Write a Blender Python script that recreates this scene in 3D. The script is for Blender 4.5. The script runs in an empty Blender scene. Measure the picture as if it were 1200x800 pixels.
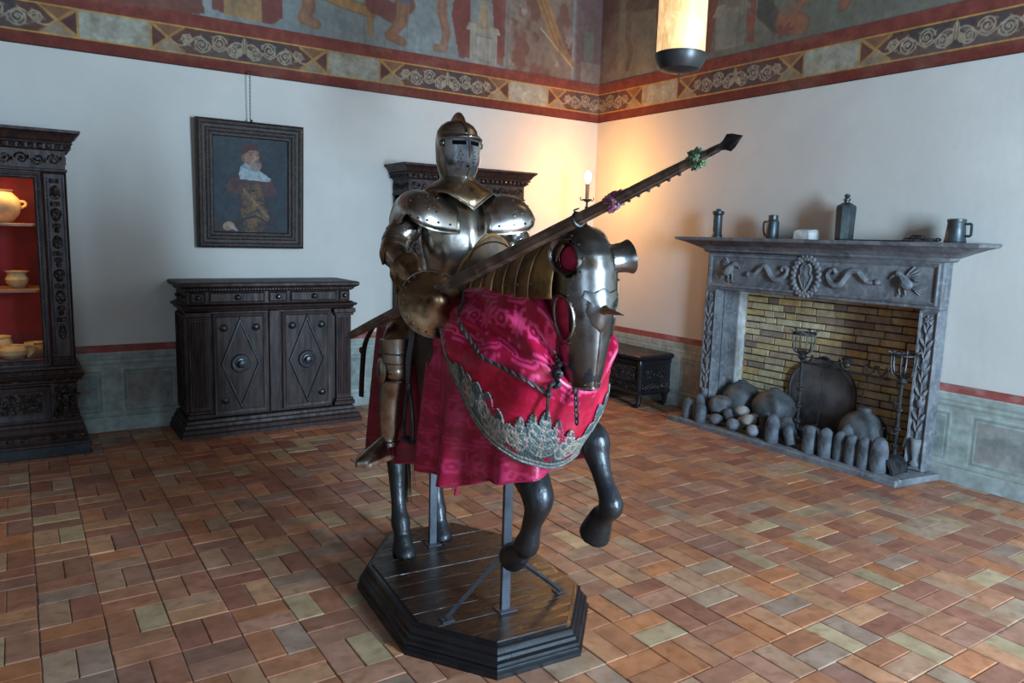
import bpy, bmesh, math, random
import numpy as np
from mathutils import Vector, Matrix
from math import sin, cos, pi, radians, sqrt, atan2

scene = bpy.context.scene
COL = scene.collection
# ------------------------------------------------------------------ camera
FPX, YAW, PITCH, ROLL = 875.045, 0.587904, 0.1412425, 0.0291042
CAM = Vector((-6.163717, -7.456924, 1.86))
fw = Vector((sin(YAW)*cos(PITCH), cos(YAW)*cos(PITCH), -sin(PITCH)))
r0 = Vector((cos(YAW), -sin(YAW), 0)); u0 = r0.cross(fw)
cr = cos(ROLL)*r0 + sin(ROLL)*u0; cu = -sin(ROLL)*r0 + cos(ROLL)*u0
cam_data = bpy.data.cameras.new('camera'); cam = bpy.data.objects.new('camera', cam_data)
COL.objects.link(cam); scene.camera = cam
cam_data.sensor_width = 36.0; cam_data.lens = FPX*36/1200; cam_data.clip_start = .05
cam.matrix_world = Matrix(((cr.x, cu.x, -fw.x, CAM.x), (cr.y, cu.y, -fw.y, CAM.y), (cr.z, cu.z, -fw.z, CAM.z), (0, 0, 0, 1)))
def project(p):
    d = Vector(p) - CAM; z = d.dot(fw)
    return 600 + FPX*d.dot(cr)/z, 400 - FPX*d.dot(cu)/z, z
# ------------------------------------------------------------------ world, light, exposure
world = bpy.data.worlds.new('world'); scene.world = world; world.use_nodes = True
bg = world.node_tree.nodes['Background']; bg.inputs[0].default_value = (.55, .7, 1, 1); bg.inputs[1].default_value = 1.0
scene.view_settings.view_transform = 'Standard'; scene.view_settings.look = 'None'
scene.view_settings.gamma = 1; scene.view_settings.use_curve_mapping = False
scene.view_settings.exposure = 0.42
def area_light(name, loc, direction, sx, sy, power, col):
    l = bpy.data.lights.new(name, 'AREA'); l.shape = 'RECTANGLE'; l.size = sx; l.size_y = sy
    l.energy = power; l.color = col
    o = bpy.data.objects.new(name, l); COL.objects.link(o); o.location = loc
    o.rotation_euler = Vector(direction).to_track_quat('-Z', 'Y').to_euler(); return o
def point_light(name, loc, power, col, r=.03, parent=None):
    l = bpy.data.lights.new(name, 'POINT'); l.energy = power; l.color = col; l.shadow_soft_size = r
    o = bpy.data.objects.new(name, l); COL.objects.link(o); o.location = loc
    if parent: o.parent = parent
    return o
# daylight through the window behind the camera, plus fill from an added second one
DAY = (.50, .74, 1.0)
area_light('daylight_and_fill', (-2.75, -9.93, 2.25), (0, 1, -.02), 1.05, 2.4, 640, DAY)
area_light('daylight_and_fill', (-7.3, -9.93, 2.25), (.1, 1, -.02), 1.5, 2.4, 60, DAY)  # weak fill lamp at the added window, for reflections on the armour
WARM = (1.0, .42, .08)

# ------------------------------------------------------------------ helpers
def lin(c):
    c = np.asarray(c, float)/255.0
    return np.where(c <= .04045, c/12.92, ((c+.055)/1.055)**2.4)
def L3(*c): return tuple(float(x) for x in lin(c))
def rot(ax, ang): return Matrix.Rotation(ang, 4, ax)
def tr(x, y, z): return Matrix.Translation((x, y, z))
class MB:
    """collects shapes; build() links them as one mesh object"""
    def __init__(s): s.v = []; s.f = []; s.c = []; s.col = None
    def add(s, vs, fs, m=None):
        o = len(s.v)
        for p in vs:
            p = Vector(p)
            s.v.append(tuple(m @ p) if m is not None else tuple(p))
            s.c.append(s.col or (1, 1, 1))
        for f in fs: s.f.append(tuple(i+o for i in f))
        return s
    def box(s, x0, x1, y0, y1, z0, z1, b=0, m=None):
        if b <= 0:
            vs = [(x, y, z) for z in (z0, z1) for y in (y0, y1) for x in (x0, x1)]
            return s.add(vs, [(0, 2, 3, 1), (4, 5, 7, 6), (0, 1, 5, 4), (2, 6, 7, 3), (0, 4, 6, 2), (1, 3, 7, 5)], m)
        b = min(b, (x1-x0)*.49, (y1-y0)*.49, (z1-z0)*.49)
        X = (x0, x1); Y = (y0, y1); Z = (z0, z1); vs = []; idx = {}
        for i in (0, 1):
            for j in (0, 1):
                for k in (0, 1):
                    sx, sy, sz = (1, -1)[i]*b, (1, -1)[j]*b, (1, -1)[k]*b
                    for a, d in enumerate(((0, sy, sz), (sx, 0, sz), (sx, sy, 0))):
                        idx[i, j, k, a] = len(vs); vs.append((X[i]+d[0], Y[j]+d[1], Z[k]+d[2]))
        fs = []
        I = idx
        for i in (0, 1):
            q = [I[i, 0, 0, 0], I[i, 1, 0, 0], I[i, 1, 1, 0], I[i, 0, 1, 0]]; fs.append(q if i else q[::-1])
            q = [I[0, i, 0, 1], I[1, i, 0, 1], I[1, i, 1, 1], I[0, i, 1, 1]]; fs.append(q[::-1] if i else q)
            q = [I[0, 0, i, 2], I[1, 0, i, 2], I[1, 1, i, 2], I[0, 1, i, 2]]; fs.append(q if i else q[::-1])
        for i in (0, 1):
            for j in (0, 1):
                fs.append([I[i, j, 0, 0], I[i, j, 1, 0], I[i, j, 1, 1], I[i, j, 0, 1]])
                fs.append([I[i, 0, j, 0], I[i, 1, j, 0], I[i, 1, j, 2], I[i, 0, j, 2]])
                fs.append([I[0, i, j, 1], I[1, i, j, 1], I[1, i, j, 2], I[0, i, j, 2]])
                for k in (0, 1): fs.append([I[i, j, k, 0], I[i, j, k, 1], I[i, j, k, 2]])
        return s.add(vs, fs, m)
    def rings(s, rs, cap0=True, cap1=True, m=None, closed=True):
        n = len(rs[0]); vs = [p for r in rs for p in r]; fs = []
        for i in range(len(rs)-1):
            for j in range(n if closed else n-1):
                k = (j+1) % n
                fs.append((i*n+j, i*n+k, (i+1)*n+k, (i+1)*n+j))
        if closed and cap0: fs.append(tuple(range(n))[::-1])
        if closed and cap1: fs.append(tuple(range((len(rs)-1)*n, len(rs)*n)))
        return s.add(vs, fs, m)
    def lathe(s, prof, seg=20, m=None, sx=1, sy=1):
        rs = [[(r*cos(2*pi*i/seg)*sx, r*sin(2*pi*i/seg)*sy, z) for i in range(seg)] for r, z in prof]
        return s.rings(rs, m=m)
    def tube(s, pts, rad, seg=8, m=None, flat=1.0, up=None, closed=False):
        pts = [Vector(p) for p in pts]; n = len(pts); rs = []
        prev = None
        for i, p in enumerate(pts):
            if closed: t = pts[(i+1) % n]-pts[i-1]
            else: t = pts[min(i+1, n-1)]-pts[max(i-1, 0)]
            t.normalize()
            if prev is None:
                a = Vector(up) if up else (Vector((0, 0, 1)) if abs(t.z) < .9 else Vector((1, 0, 0)))
            else: a = prev
            a = a - t*a.dot(t)
            if a.length < 1e-6: a = t.orthogonal()
            a.normalize(); prev = a; b = t.cross(a)
            r = rad[i] if hasattr(rad, '__len__') else rad
            rs.append([tuple(p + a*(r*flat*cos(2*pi*k/seg)) + b*(r*sin(2*pi*k/seg))) for k in range(seg)])
        if closed: rs.append(rs[0]); return s.rings(rs, False, False, m)
        return s.rings(rs, m=m)
    def ball(s, c, r, seg=10, nr=6, m=None):
        r = r if hasattr(r, '__len__') else (r, r, r)
        rs = [[(c[0]+r[0]*sin(t)*cos(2*pi*i/seg), c[1]+r[1]*sin(t)*sin(2*pi*i/seg), c[2]-r[2]*cos(t)) for i in range(seg)]
              for t in [max(.02, min(pi-.02, pi*k/nr)) for k in range(nr+1)]]
        return s.rings(rs, m=m)
    def prism(s, poly, z0, z1, m=None):
        return s.rings([[(x, y, z0) for x, y in poly], [(x, y, z1) for x, y in poly]], m=m)
    def stack(s, x0, x1, y0, y1, prof, back=False, m=None):
        """mitred moulding: prof = [(out, z)...] round the box footprint; back=False keeps the back (y1) flat"""
        rs = []
        for o, z in prof:
            yb = y1+o if back else y1
            rs.append([(x0-o, yb, z), (x0-o, y0-o, z), (x1+o, y0-o, z), (x1+o, yb, z)])
        return s.rings(rs, m=m)
    def build(s, name, mat, parent=None, smooth=35, loc=None):
        me = bpy.data.meshes.new(name); me.from_pydata(s.v, [], s.f)
        bm = bmesh.new(); bm.from_mesh(me); bmesh.ops.recalc_face_normals(bm, faces=bm.faces); bm.to_mesh(me); bm.free()
        if any(c != (1, 1, 1) for c in s.c):
            a = me.color_attributes.new('Col', 'FLOAT_COLOR', 'POINT')
            a.data.foreach_set('color', np.array([(c[0], c[1], c[2], 1) for c in s.c], np.float32).ravel())
        if smooth:
            me.polygons.foreach_set('use_smooth', [True]*len(me.polygons)); me.set_sharp_from_angle(angle=radians(smooth))
        o = link(name, me, mat, parent, loc)
        if name in STUFF: o['kind'] = 'stuff'
        return o
STUFF = {'bead_strip', 'dentil_band', 'leaf_carving', 'scroll_carving', 'pendant_carving', 'gadroon_band', 'fluting', 'carving', 'hanging_chain', 'foot_moulding', 'capital_and_base', 'rivets', 'rein_chain', 'foliage_relief'}
def link(name, me, mat, parent=None, loc=None):
    if mat and not me.materials: me.materials.append(mat)
    o = bpy.data.objects.new(name, me); COL.objects.link(o)
    if parent: o.parent = parent
    if loc: o.location = loc
    return o
def tag(o, label=None, cat=None, group=None, kind=None):
    if label: o['label'] = label
    if cat: o['category'] = cat
    if group: o['group'] = group
    if kind: o['kind'] = kind
    return o
def thing(name, label, cat, loc=(0, 0, 0), rz=0, group=None):
    o = bpy.data.objects.new(name, None); COL.objects.link(o); o.empty_display_size = .1
    o.location = loc; o.rotation_euler = (0, 0, rz); return tag(o, label, cat, group)
def struct(o): o['kind'] = 'structure'; return o
def smoothstep(a, b, x): t = np.clip((x-a)/(b-a), 0, 1); return t*t*(3-2*t)
def catmull(pts, n=6, closed=False):
    pts = [Vector(p) for p in pts]; out = []; N = len(pts)
    rng_ = range(N) if closed else range(N-1)
    for i in rng_:
        p1, p2 = pts[i], pts[(i+1) % N]
        p0 = pts[i-1] if (closed or i > 0) else p1*2-p2
        p3 = pts[(i+2) % N] if (closed or i+2 < N) else p2*2-p1
        for k in range(n):
            t = k/n
            out.append(.5*((2*p1)+(p2-p0)*t+(2*p0-5*p1+4*p2-p3)*t*t+(3*p1-p0-3*p2+p3)*t**3))
    if not closed: out.append(pts[-1])
    return out
# ------------------------------------------------------------------ materials
def material(name, col, rough=.6, metal=0., col2=None, nscale=6., ndetail=5., nlo=.35, nhi=.65, stretch=None, bump=0., bscale=40., bdist=.01,
             attr=False, emit=None, estr=0., rvar=0., coat=0., sheen=0., voro=0., vscale=60., spec=None, col3=None, n3=30.):
    m = bpy.data.materials.new(name); m.use_nodes = True; nt = m.node_tree; N = nt.nodes; K = nt.links
    p = N['Principled BSDF']; p.inputs['Roughness'].default_value = rough; p.inputs['Metallic'].default_value = metal
    if spec is not None: p.inputs['Specular IOR Level'].default_value = spec
    tc = N.new('ShaderNodeTexCoord'); src = tc.outputs['Object']
    if stretch:
        mp = N.new('ShaderNodeMapping'); mp.inputs['Scale'].default_value = stretch; K.new(src, mp.inputs[0]); src = mp.outputs[0]
    nz = N.new('ShaderNodeTexNoise'); nz.inputs['Scale'].default_value = nscale; nz.inputs['Detail'].default_value = ndetail; K.new(src, nz.inputs['Vector'])
    def mix(kind, fac, a, b):
        x = N.new('ShaderNodeMix'); x.data_type = 'RGBA'; x.blend_type = kind
        for sock, val in ((x.inputs[0], fac), (x.inputs[6], a), (x.inputs[7], b)):
            if hasattr(val, 'is_linked'): K.new(val, sock)
            elif isinstance(val, (int, float)): sock.default_value = val
            else: sock.default_value = (*val, 1)
        return x.outputs[2]
    def ramp(sock, lo, hi):
        r = N.new('ShaderNodeMapRange'); r.inputs[1].default_value = lo; r.inputs[2].default_value = hi; K.new(sock, r.inputs[0]); return r.outputs[0]
    c = mix('MIX', ramp(nz.outputs[0], nlo, nhi), col, col2 if col2 else col)
    if col3:
        n2 = N.new('ShaderNodeTexNoise'); n2.inputs['Scale'].default_value = n3; n2.inputs['Detail'].default_value = 4; K.new(src, n2.inputs['Vector'])
        c = mix('MIX', ramp(n2.outputs[0], .5, .72), c, col3)
    if attr:
        at = N.new('ShaderNodeAttribute'); at.attribute_name = 'Col'; c = mix('MULTIPLY', 1., c, at.outputs[0])
    K.new(c, p.inputs['Base Color'])
    if rvar:
        r = N.new('ShaderNodeMapRange'); r.inputs[3].default_value = rough-rvar; r.inputs[4].default_value = rough+rvar; r.inputs[1].default_value = .3; r.inputs[2].default_value = .7
        K.new(nz.outputs[0], r.inputs[0]); K.new(r.outputs[0], p.inputs['Roughness'])
    if bump:
        bn = N.new('ShaderNodeTexNoise'); bn.inputs['Scale'].default_value = bscale; bn.inputs['Detail'].default_value = 6; K.new(src, bn.inputs['Vector'])
        h = bn.outputs[0]
        if voro:
            vo = N.new('ShaderNodeTexVoronoi'); vo.inputs['Scale'].default_value = vscale; K.new(src, vo.inputs['Vector'])
            mm = N.new('ShaderNodeMath'); mm.operation = 'MULTIPLY_ADD'; K.new(vo.outputs['Distance'], mm.inputs[0]); mm.inputs[1].default_value = voro; K.new(h, mm.inputs[2]); h = mm.outputs[0]
        b = N.new('ShaderNodeBump'); b.inputs['Strength'].default_value = bump; b.inputs['Distance'].default_value = bdist; K.new(h, b.inputs['Height']); K.new(b.outputs[0], p.inputs['Normal'])
    if coat: p.inputs['Coat Weight'].default_value = coat; p.inputs['Coat Roughness'].default_value = .15
    if sheen: p.inputs['Sheen Weight'].default_value = sheen; p.inputs['Sheen Roughness'].default_value = .4; p.inputs['Sheen Tint'].default_value = (1, .5, .6, 1)
    if emit: p.inputs['Emission Color'].default_value = (*emit, 1); p.inputs['Emission Strength'].default_value = estr
    return m
M = {}
M['plaster'] = material('wall_plaster', L3(206, 200, 188), .9, col2=L3(198, 191, 180), nscale=1.3, bump=.2, bscale=14, bdist=.01, col3=L3(200, 193, 182), n3=5)
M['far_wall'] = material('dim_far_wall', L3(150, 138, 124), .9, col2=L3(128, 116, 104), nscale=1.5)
M['paint'] = material('painted_plaster', (1, 1, 1), .85, col2=(.72, .70, .68), nscale=9, attr=True, bump=.25, bscale=30, bdist=.006)
M['fresco'] = material('fresco_plaster', (1, 1, 1), .88, col2=(.78, .76, .74), nscale=3.5, ndetail=9, attr=True, bump=.25, bscale=30, bdist=.006, col3=(.8, .82, .82), n3=14)
M['ceiling'] = material('ceiling_plaster', L3(84, 62, 46), .8, col2=L3(58, 42, 32), nscale=2, stretch=(6, 1, 1))
M['brick_floor'] = material('terracotta_brick', (1, 1, 1), .46, col2=(.74, .70, .66), nscale=7, ndetail=8, attr=True, bump=.22, bscale=22, bdist=.008, col3=(.62, .56, .5), n3=16, rvar=.12)
M['mortar'] = material('floor_mortar', L3(150, 132, 114), .95, col2=L3(104, 88, 76), nscale=20)
M['dark_wood'] = material('dark_carved_wood', L3(60, 37, 29), .5, col2=L3(30, 19, 17), nscale=5, stretch=(6, 6, 1), bump=.35, bscale=30, bdist=.006, rvar=.1, spec=.35)
M['carved'] = material('carved_wood_relief', L3(58, 40, 32), .42, col2=L3(22, 16, 14), nscale=22, bump=1., bscale=45, bdist=.02, voro=1.2, vscale=38)
M['black_wood'] = material('black_painted_wood', L3(30, 29, 31), .34, col2=L3(16, 15, 17), nscale=8, bump=.25, bscale=30, bdist=.004, rvar=.1)
M['plank'] = material('plinth_plank', L3(64, 44, 28), .3, col2=L3(30, 20, 15), nscale=4, stretch=(7, 1.2, 1), bump=.3, bscale=24, bdist=.006, rvar=.12, col3=L3(22, 16, 13), n3=9)
M['red_velvet'] = material('red_velvet_lining', L3(104, 12, 26), .9, col2=L3(76, 8, 22), nscale=8, sheen=.3)
M['glass'] = None
M['clay'] = material('yellow_clay', L3(196, 158, 104), .75, col2=L3(160, 120, 78), nscale=9, bump=.2, bscale=30)
M['stone'] = material('grey_peperino_stone', L3(120, 121, 122), .75, col2=L3(88, 89, 92), nscale=6, bump=.5, bscale=35, bdist=.008, col3=L3(134, 134, 134), n3=20)
M['cobble'] = material('rough_grey_stone', L3(104, 106, 108), .85, col2=L3(62, 62, 64), nscale=12, bump=.8, bscale=25, bdist=.012, attr=True)
M['brick_fire'] = material('firebrick', (1, 1, 1), .85, col2=(.75, .7, .62), nscale=14, attr=True, bump=.5, bscale=40, bdist=.006, col3=(.68, .63, .58), n3=18)
M['fire_mortar'] = material('sooty_mortar', L3(92, 80, 68), .95, col2=L3(54, 46, 40), nscale=10)
M['iron'] = material('black_iron', L3(82, 80, 80), .5, .7, col2=L3(50, 48, 48), nscale=20, bump=.4, bscale=60, bdist=.004)
M['fireback'] = material('sooty_iron_fireback', L3(120, 112, 106), .7, .2, col2=L3(30, 28, 28), nscale=3.2, ndetail=8, bump=.4, bscale=30, bdist=.006)
M['pewter'] = material('dull_pewter', L3(78, 84, 84), .42, .6, col2=L3(52, 58, 60), nscale=8, bump=.2, bscale=30)
M['white_stone'] = material('pale_stone_block', L3(206, 204, 198), .8, col2=L3(170, 168, 162), nscale=12, bump=.5, bscale=30)
M['gilt_frame'] = material('dark_gilt_frame', L3(50, 35, 26), .6, .0, col2=L3(22, 16, 14), nscale=16, bump=.7, bscale=60, bdist=.006, col3=L3(80, 54, 32), n3=40)
M['canvas'] = material('oil_paint', (.72, .70, .66), .7, col2=(.48, .47, .45), nscale=16, ndetail=7, attr=True, bump=.2, bscale=60, bdist=.003)
# ------------------------------------------------------------------ painted surfaces (flat print on the walls)
def wall_grid(name, side, u0, u1, z0, z1, res, fn, mat, off=.004, parent=None):
    """a thin painted layer on wall 'L' (plane y=0, u = -x) or 'R' (plane x=0, u = -y)"""
    nu = int((u1-u0)/res)+1; nv = int((z1-z0)/res)+1
    u = np.linspace(u0, u1, nu); v = np.linspace(z0, z1, nv); U, V = np.meshgrid(u, v)
    rgb = lin(np.clip(fn(U, V), 0, 255))
    if side == 'L': co = np.stack([-U, np.full_like(U, -off), V], -1)
    else: co = np.stack([np.full_like(U, -off), -U, V], -1)
    return grid_mesh(name, co, rgb, mat, parent)
def grid_mesh(name, co, rgb, mat, parent=None, smooth=True):
    nv, nu = co.shape[:2]
    me = bpy.data.meshes.new(name)
    idx = np.arange(nv*nu).reshape(nv, nu)
    q = np.stack([idx[:-1, :-1], idx[:-1, 1:], idx[1:, 1:], idx[1:, :-1]], -1).reshape(-1, 4)
    me.vertices.add(nv*nu); me.vertices.foreach_set('co', co.astype(np.float32).ravel())
    me.loops.add(q.size); me.loops.foreach_set('vertex_index', q.astype(np.int32).ravel())
    me.polygons.add(len(q)); me.polygons.foreach_set('loop_start', np.arange(0, q.size, 4, dtype=np.int32))
    me.update(calc_edges=True); me.validate()
    if rgb is not None:
        a = me.color_attributes.new('Col', 'FLOAT_COLOR', 'POINT')
        a.data.foreach_set('color', np.concatenate([rgb, np.ones(rgb.shape[:2]+(1,))], -1).astype(np.float32).ravel())
    if smooth: me.polygons.foreach_set('use_smooth', [True]*len(me.polygons))
    return link(name, me, mat, parent)
def hashn(x, y, s=0):
    v = np.sin(x*127.1+y*311.7+s*74.7)*43758.5453; return v-np.floor(v)
def vnoise(x, y, s=0):
    xi, yi = np.floor(x), np.floor(y); fx, fy = x-xi, y-yi; fx = fx*fx*(3-2*fx); fy = fy*fy*(3-2*fy)
    return (hashn(xi, yi, s)*(1-fx)+hashn(xi+1, yi, s)*fx)*(1-fy)+(hashn(xi, yi+1, s)*(1-fx)+hashn(xi+1, yi+1, s)*fx)*fy
def fbm(x, y, s=0, o=4):
    r = 0; a = .5
    for i in range(o): r = r+a*vnoise(x*2**i, y*2**i, s+i*7); a *= .5
    return r
class Paint:
    def __init__(s, shape, base): s.c = np.zeros(shape+(3,))+np.array(base, float)
    def put(s, mask, col, a=1.):
        w = (mask*a)[..., None] if not isinstance(mask, bool) else a
        s.c = s.c*(1-w)+np.array(col, float)*w
def seg(U, V, a, b):
    ax, ay = a; bx, by = b; dx, dy = bx-ax, by-ay
    t = np.clip(((U-ax)*dx+(V-ay)*dy)/(dx*dx+dy*dy), 0, 1)
    return np.hypot(U-ax-t*dx, V-ay-t*dy)
def lines(U, V, pts):
    d = np.full(U.shape, 9.)
    for a, b in zip(pts[:-1], pts[1:]): d = np.minimum(d, seg(U, V, a, b))
    return d
def poly(U, V, pts):
    ins = np.zeros(U.shape, bool); n = len(pts)
    for i in range(n):
        (x1, y1), (x2, y2) = pts[i], pts[(i+1) % n]
        if y1 == y2: continue
        c = ((y1 > V) != (y2 > V)) & (U < (x2-x1)*(V-y1)/(y2-y1)+x1)
        ins ^= c
    return ins.astype(float)
def ell(U, V, c, rx, ry, ang=0.):
    x, y = U-c[0], V-c[1]; ca, sa = cos(ang), sin(ang)
    return (((x*ca+y*sa)/rx)**2+((-x*sa+y*ca)/ry)**2 < 1).astype(float)
def soft(d, w, e=.004): return 1-smoothstep(w-e, w+e, d)

def frieze_fn(U, V):
    p = Paint(U.shape, (126, 60, 46))
    n = fbm(U*6, V*6, 3); n2 = fbm(U*40, V*40, 5)
    p.put(soft(np.abs(V-3.32), .05), (112, 44, 30)); p.put((V < 3.278)*1., (58, 30, 24))  # lowest strip darkened as shade under the frieze's slight projection
    band = (V > 3.372) & (V < 3.616)
    p.put(band*1., (176, 128, 62))
    inn = (V > 3.388) & (V < 3.600)
    P_ = 2.14; w = (U+P_/2) % P_ - P_/2; d = np.abs(w); y = V-3.494
    k = np.floor((U+P_/2)/P_)
    # plain panel
    p.put((inn & (d > .802))*1., (176, 172, 152)); p.put((inn & (d > .802))*1., (150, 140, 118), smoothstep(.5, .7, n))
    # crossed box
    bx = inn & (d > .515) & (d < .785); ex = (d-.65)/.135; ey = y/.106
    p.put((bx & (np.abs(ex) < np.abs(ey)))*1., (150, 132, 108)); p.put((bx & (ey > np.abs(ex)))*1., (138, 88, 58))
    p.put((bx & (ex > np.abs(ey)))*1., (88, 44, 40))
    # scroll ground
    sc = inn & (d < .515+.135*(1-np.abs(ey)))
    p.put(sc*1., (84, 48, 40)); p.put((sc & (d < .36))*1., (50, 52, 64), .6)
    for a in ((-1, 1), (1, 1)):
        dd = np.abs(ex-a[0]*ey)/1.414*.12; p.put(bx*soft(dd, .013, .004), (182, 134, 66))
    # scrolls: three rolled tendrils on each side of an upright leaf
    light = (160, 146, 118)
    D = np.full(U.shape, 9.); p.put(sc*smoothstep(.45, .55, fbm(U*9, V*9, 19)), (96, 50, 42), .7)
    vy = .048*np.sin(d*2*pi/.33+.4); D = np.minimum(D, np.abs(y-vy)*.8)                        # wandering stem
    for j, (cx, cy, r, sg) in enumerate(((.10, -.028, .060, 1), (.225, .022, .068, -1), (.375, -.016, .070, 1), (.50, .004, .050, -1))):
        ang = (np.arctan2((y-cy)*sg, d-cx)+pi)/(2*pi); rr = np.hypot(d-cx, y-cy)
        for k in (0, 1): D = np.minimum(D, np.abs(rr-r*(1-.62*(ang+k)/1.6)))                    # rolled tendril
        p.put(sc*(rr < r*.9)*(j % 2 == 0), (52, 54, 70), .55)
        for t in range(6):
            aa = t*2*pi/6+.7*j; q = .72 if t % 2 else 1.0
            p.put(sc*ell(d, y, (cx+r*q*cos(aa), cy+r*q*sin(aa)), .024, .010, aa+.8*sg), (158, 144, 116) if t % 2 else (126, 114, 98), .9)
        p.put(sc*ell(d, y, (cx, cy), .013, .013), (168, 150, 118))
    p.put(sc*soft(D, .006, .004), (184, 168, 136), .9)
    lf = np.maximum(ell(d, y, (.0, .03), .026, .07), ell(d, y, (.04, -.03), .03, .05, .7))
    p.put(sc*lf, (176, 160, 128)); p.put(sc*lf*soft(np.abs(d-.012), .004, .003), (110, 92, 70))
    edge = soft(np.minimum(np.abs(V-3.38), np.abs(V-3.608)), .004, .003); p.put(band*edge, (196, 150, 78))
    p.put((inn & (np.abs(d-.793) < .010))*1., (182, 136, 68))
    wear = smoothstep(.50, .72, fbm(U*2.1, V*5, 11)); p.put(wear, (136, 112, 92), .32)
    p.put(inn*1., (128, 112, 94), .22)
    p.c *= (.86+.26*n2)[..., None]
    return p.c
def dado_fn(side):
    def fn(U, V):
        p = Paint(U.shape, (150, 160, 150)); n = fbm(U*5, V*5, 2 if side == 'L' else 8); n2 = fbm(U*3, V*24, 4)
        p.c *= (.86+.28*n2)[..., None]
        p.put((V > .722)*1., (150, 72, 64)); p.put((V > .722)*smoothstep(.5, .7, n), (128, 78, 70), .5)
        p.put(soft(np.abs(V-.718), .005, .003), (176, 178, 168))
        for z, c in ((.66, (118, 128, 118)), (.64, (172, 178, 166)), (.615, (116, 126, 116)), (.135, (110, 122, 116)), (.12, (178, 184, 174))):
            p.put(soft(np.abs(V-z), .006, .003), c)
        p.put((V < .112)*1., (158, 166, 162))
        W = .62; off = .09 if side == 'L' else .32
        c = (U+off) % W-W/2; k = np.floor((U+off)/W) % 2
        ax, ay = np.abs(c), np.abs(V-.37); hx, hz = .235, .205
        ins = (ax < hx) & (ay < hz)
        p.put(ins*1., (132, 140, 132))
        dd = np.maximum(ax-hx, ay-hz)
        p.put(soft(np.abs(dd+.004), .006, .003), (178, 186, 176)); p.put(soft(np.abs(dd+.028), .006, .003), (98, 112, 110)); p.put(soft(np.abs(dd+.04), .004, .003), (168, 176, 166))
        core = (dd < -.045)
        p.put(core*(k == 0), (140, 112, 104), .6); p.put(core*smoothstep(.42, .65, n)*(k == 0), (104, 108, 108), .6)
        fl = core & (k == 1); p.put(fl*1., (108, 126, 126), .8)
        r = np.hypot(c, (V-.37)); a = np.arctan2(V-.37, c)
        p.put(fl*(r < .075+.05*np.cos(4*a)), (138, 96, 90), .8)
        p.put(fl*soft(np.abs(r-.13-.02*np.cos(8*a)), .008, .005), (150, 158, 150), .8)
        wear = smoothstep(.5, .72, fbm(U*4, V*9, 13)); p.put(wear, (158, 158, 148), .45)
        low = (V < .716)*1.; p.put(low, (150, 156, 146), .42)
        p.c *= (.9+.2*fbm(U*30, V*30, 6))[..., None]*1.06
        return p.c
    return fn
def fresco_common(p, U, V, s):
    n = fbm(U*1.6, V*1.6, s); st = fbm(U*16, V*1.1, s+2)
    p.put(smoothstep(.52, .68, n), (150, 150, 138), .35)
    p.put(smoothstep(.56, .72, st), (96, 78, 70), .4)
    p.c *= (.82+.34*fbm(U*26, V*26, s+5))[..., None]
    p.put(np.ones(U.shape), (146, 132, 116), .30)
    return p.c
SKIN = (150, 96, 62); RED = (112, 42, 34); OCH = (172, 120, 58)
def limb(p, U, V, pts, w0, w1, col):
    n = len(pts)-1
    for i in range(n):
        w = w0+(w1-w0)*(i+.5)/n; p.put(soft(seg(U, V, pts[i], pts[i+1]), w, .012), col)
    p.put(soft(np.abs(lines(U, V, pts)-w1), .008, .006), (96, 56, 38), .45)
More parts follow.
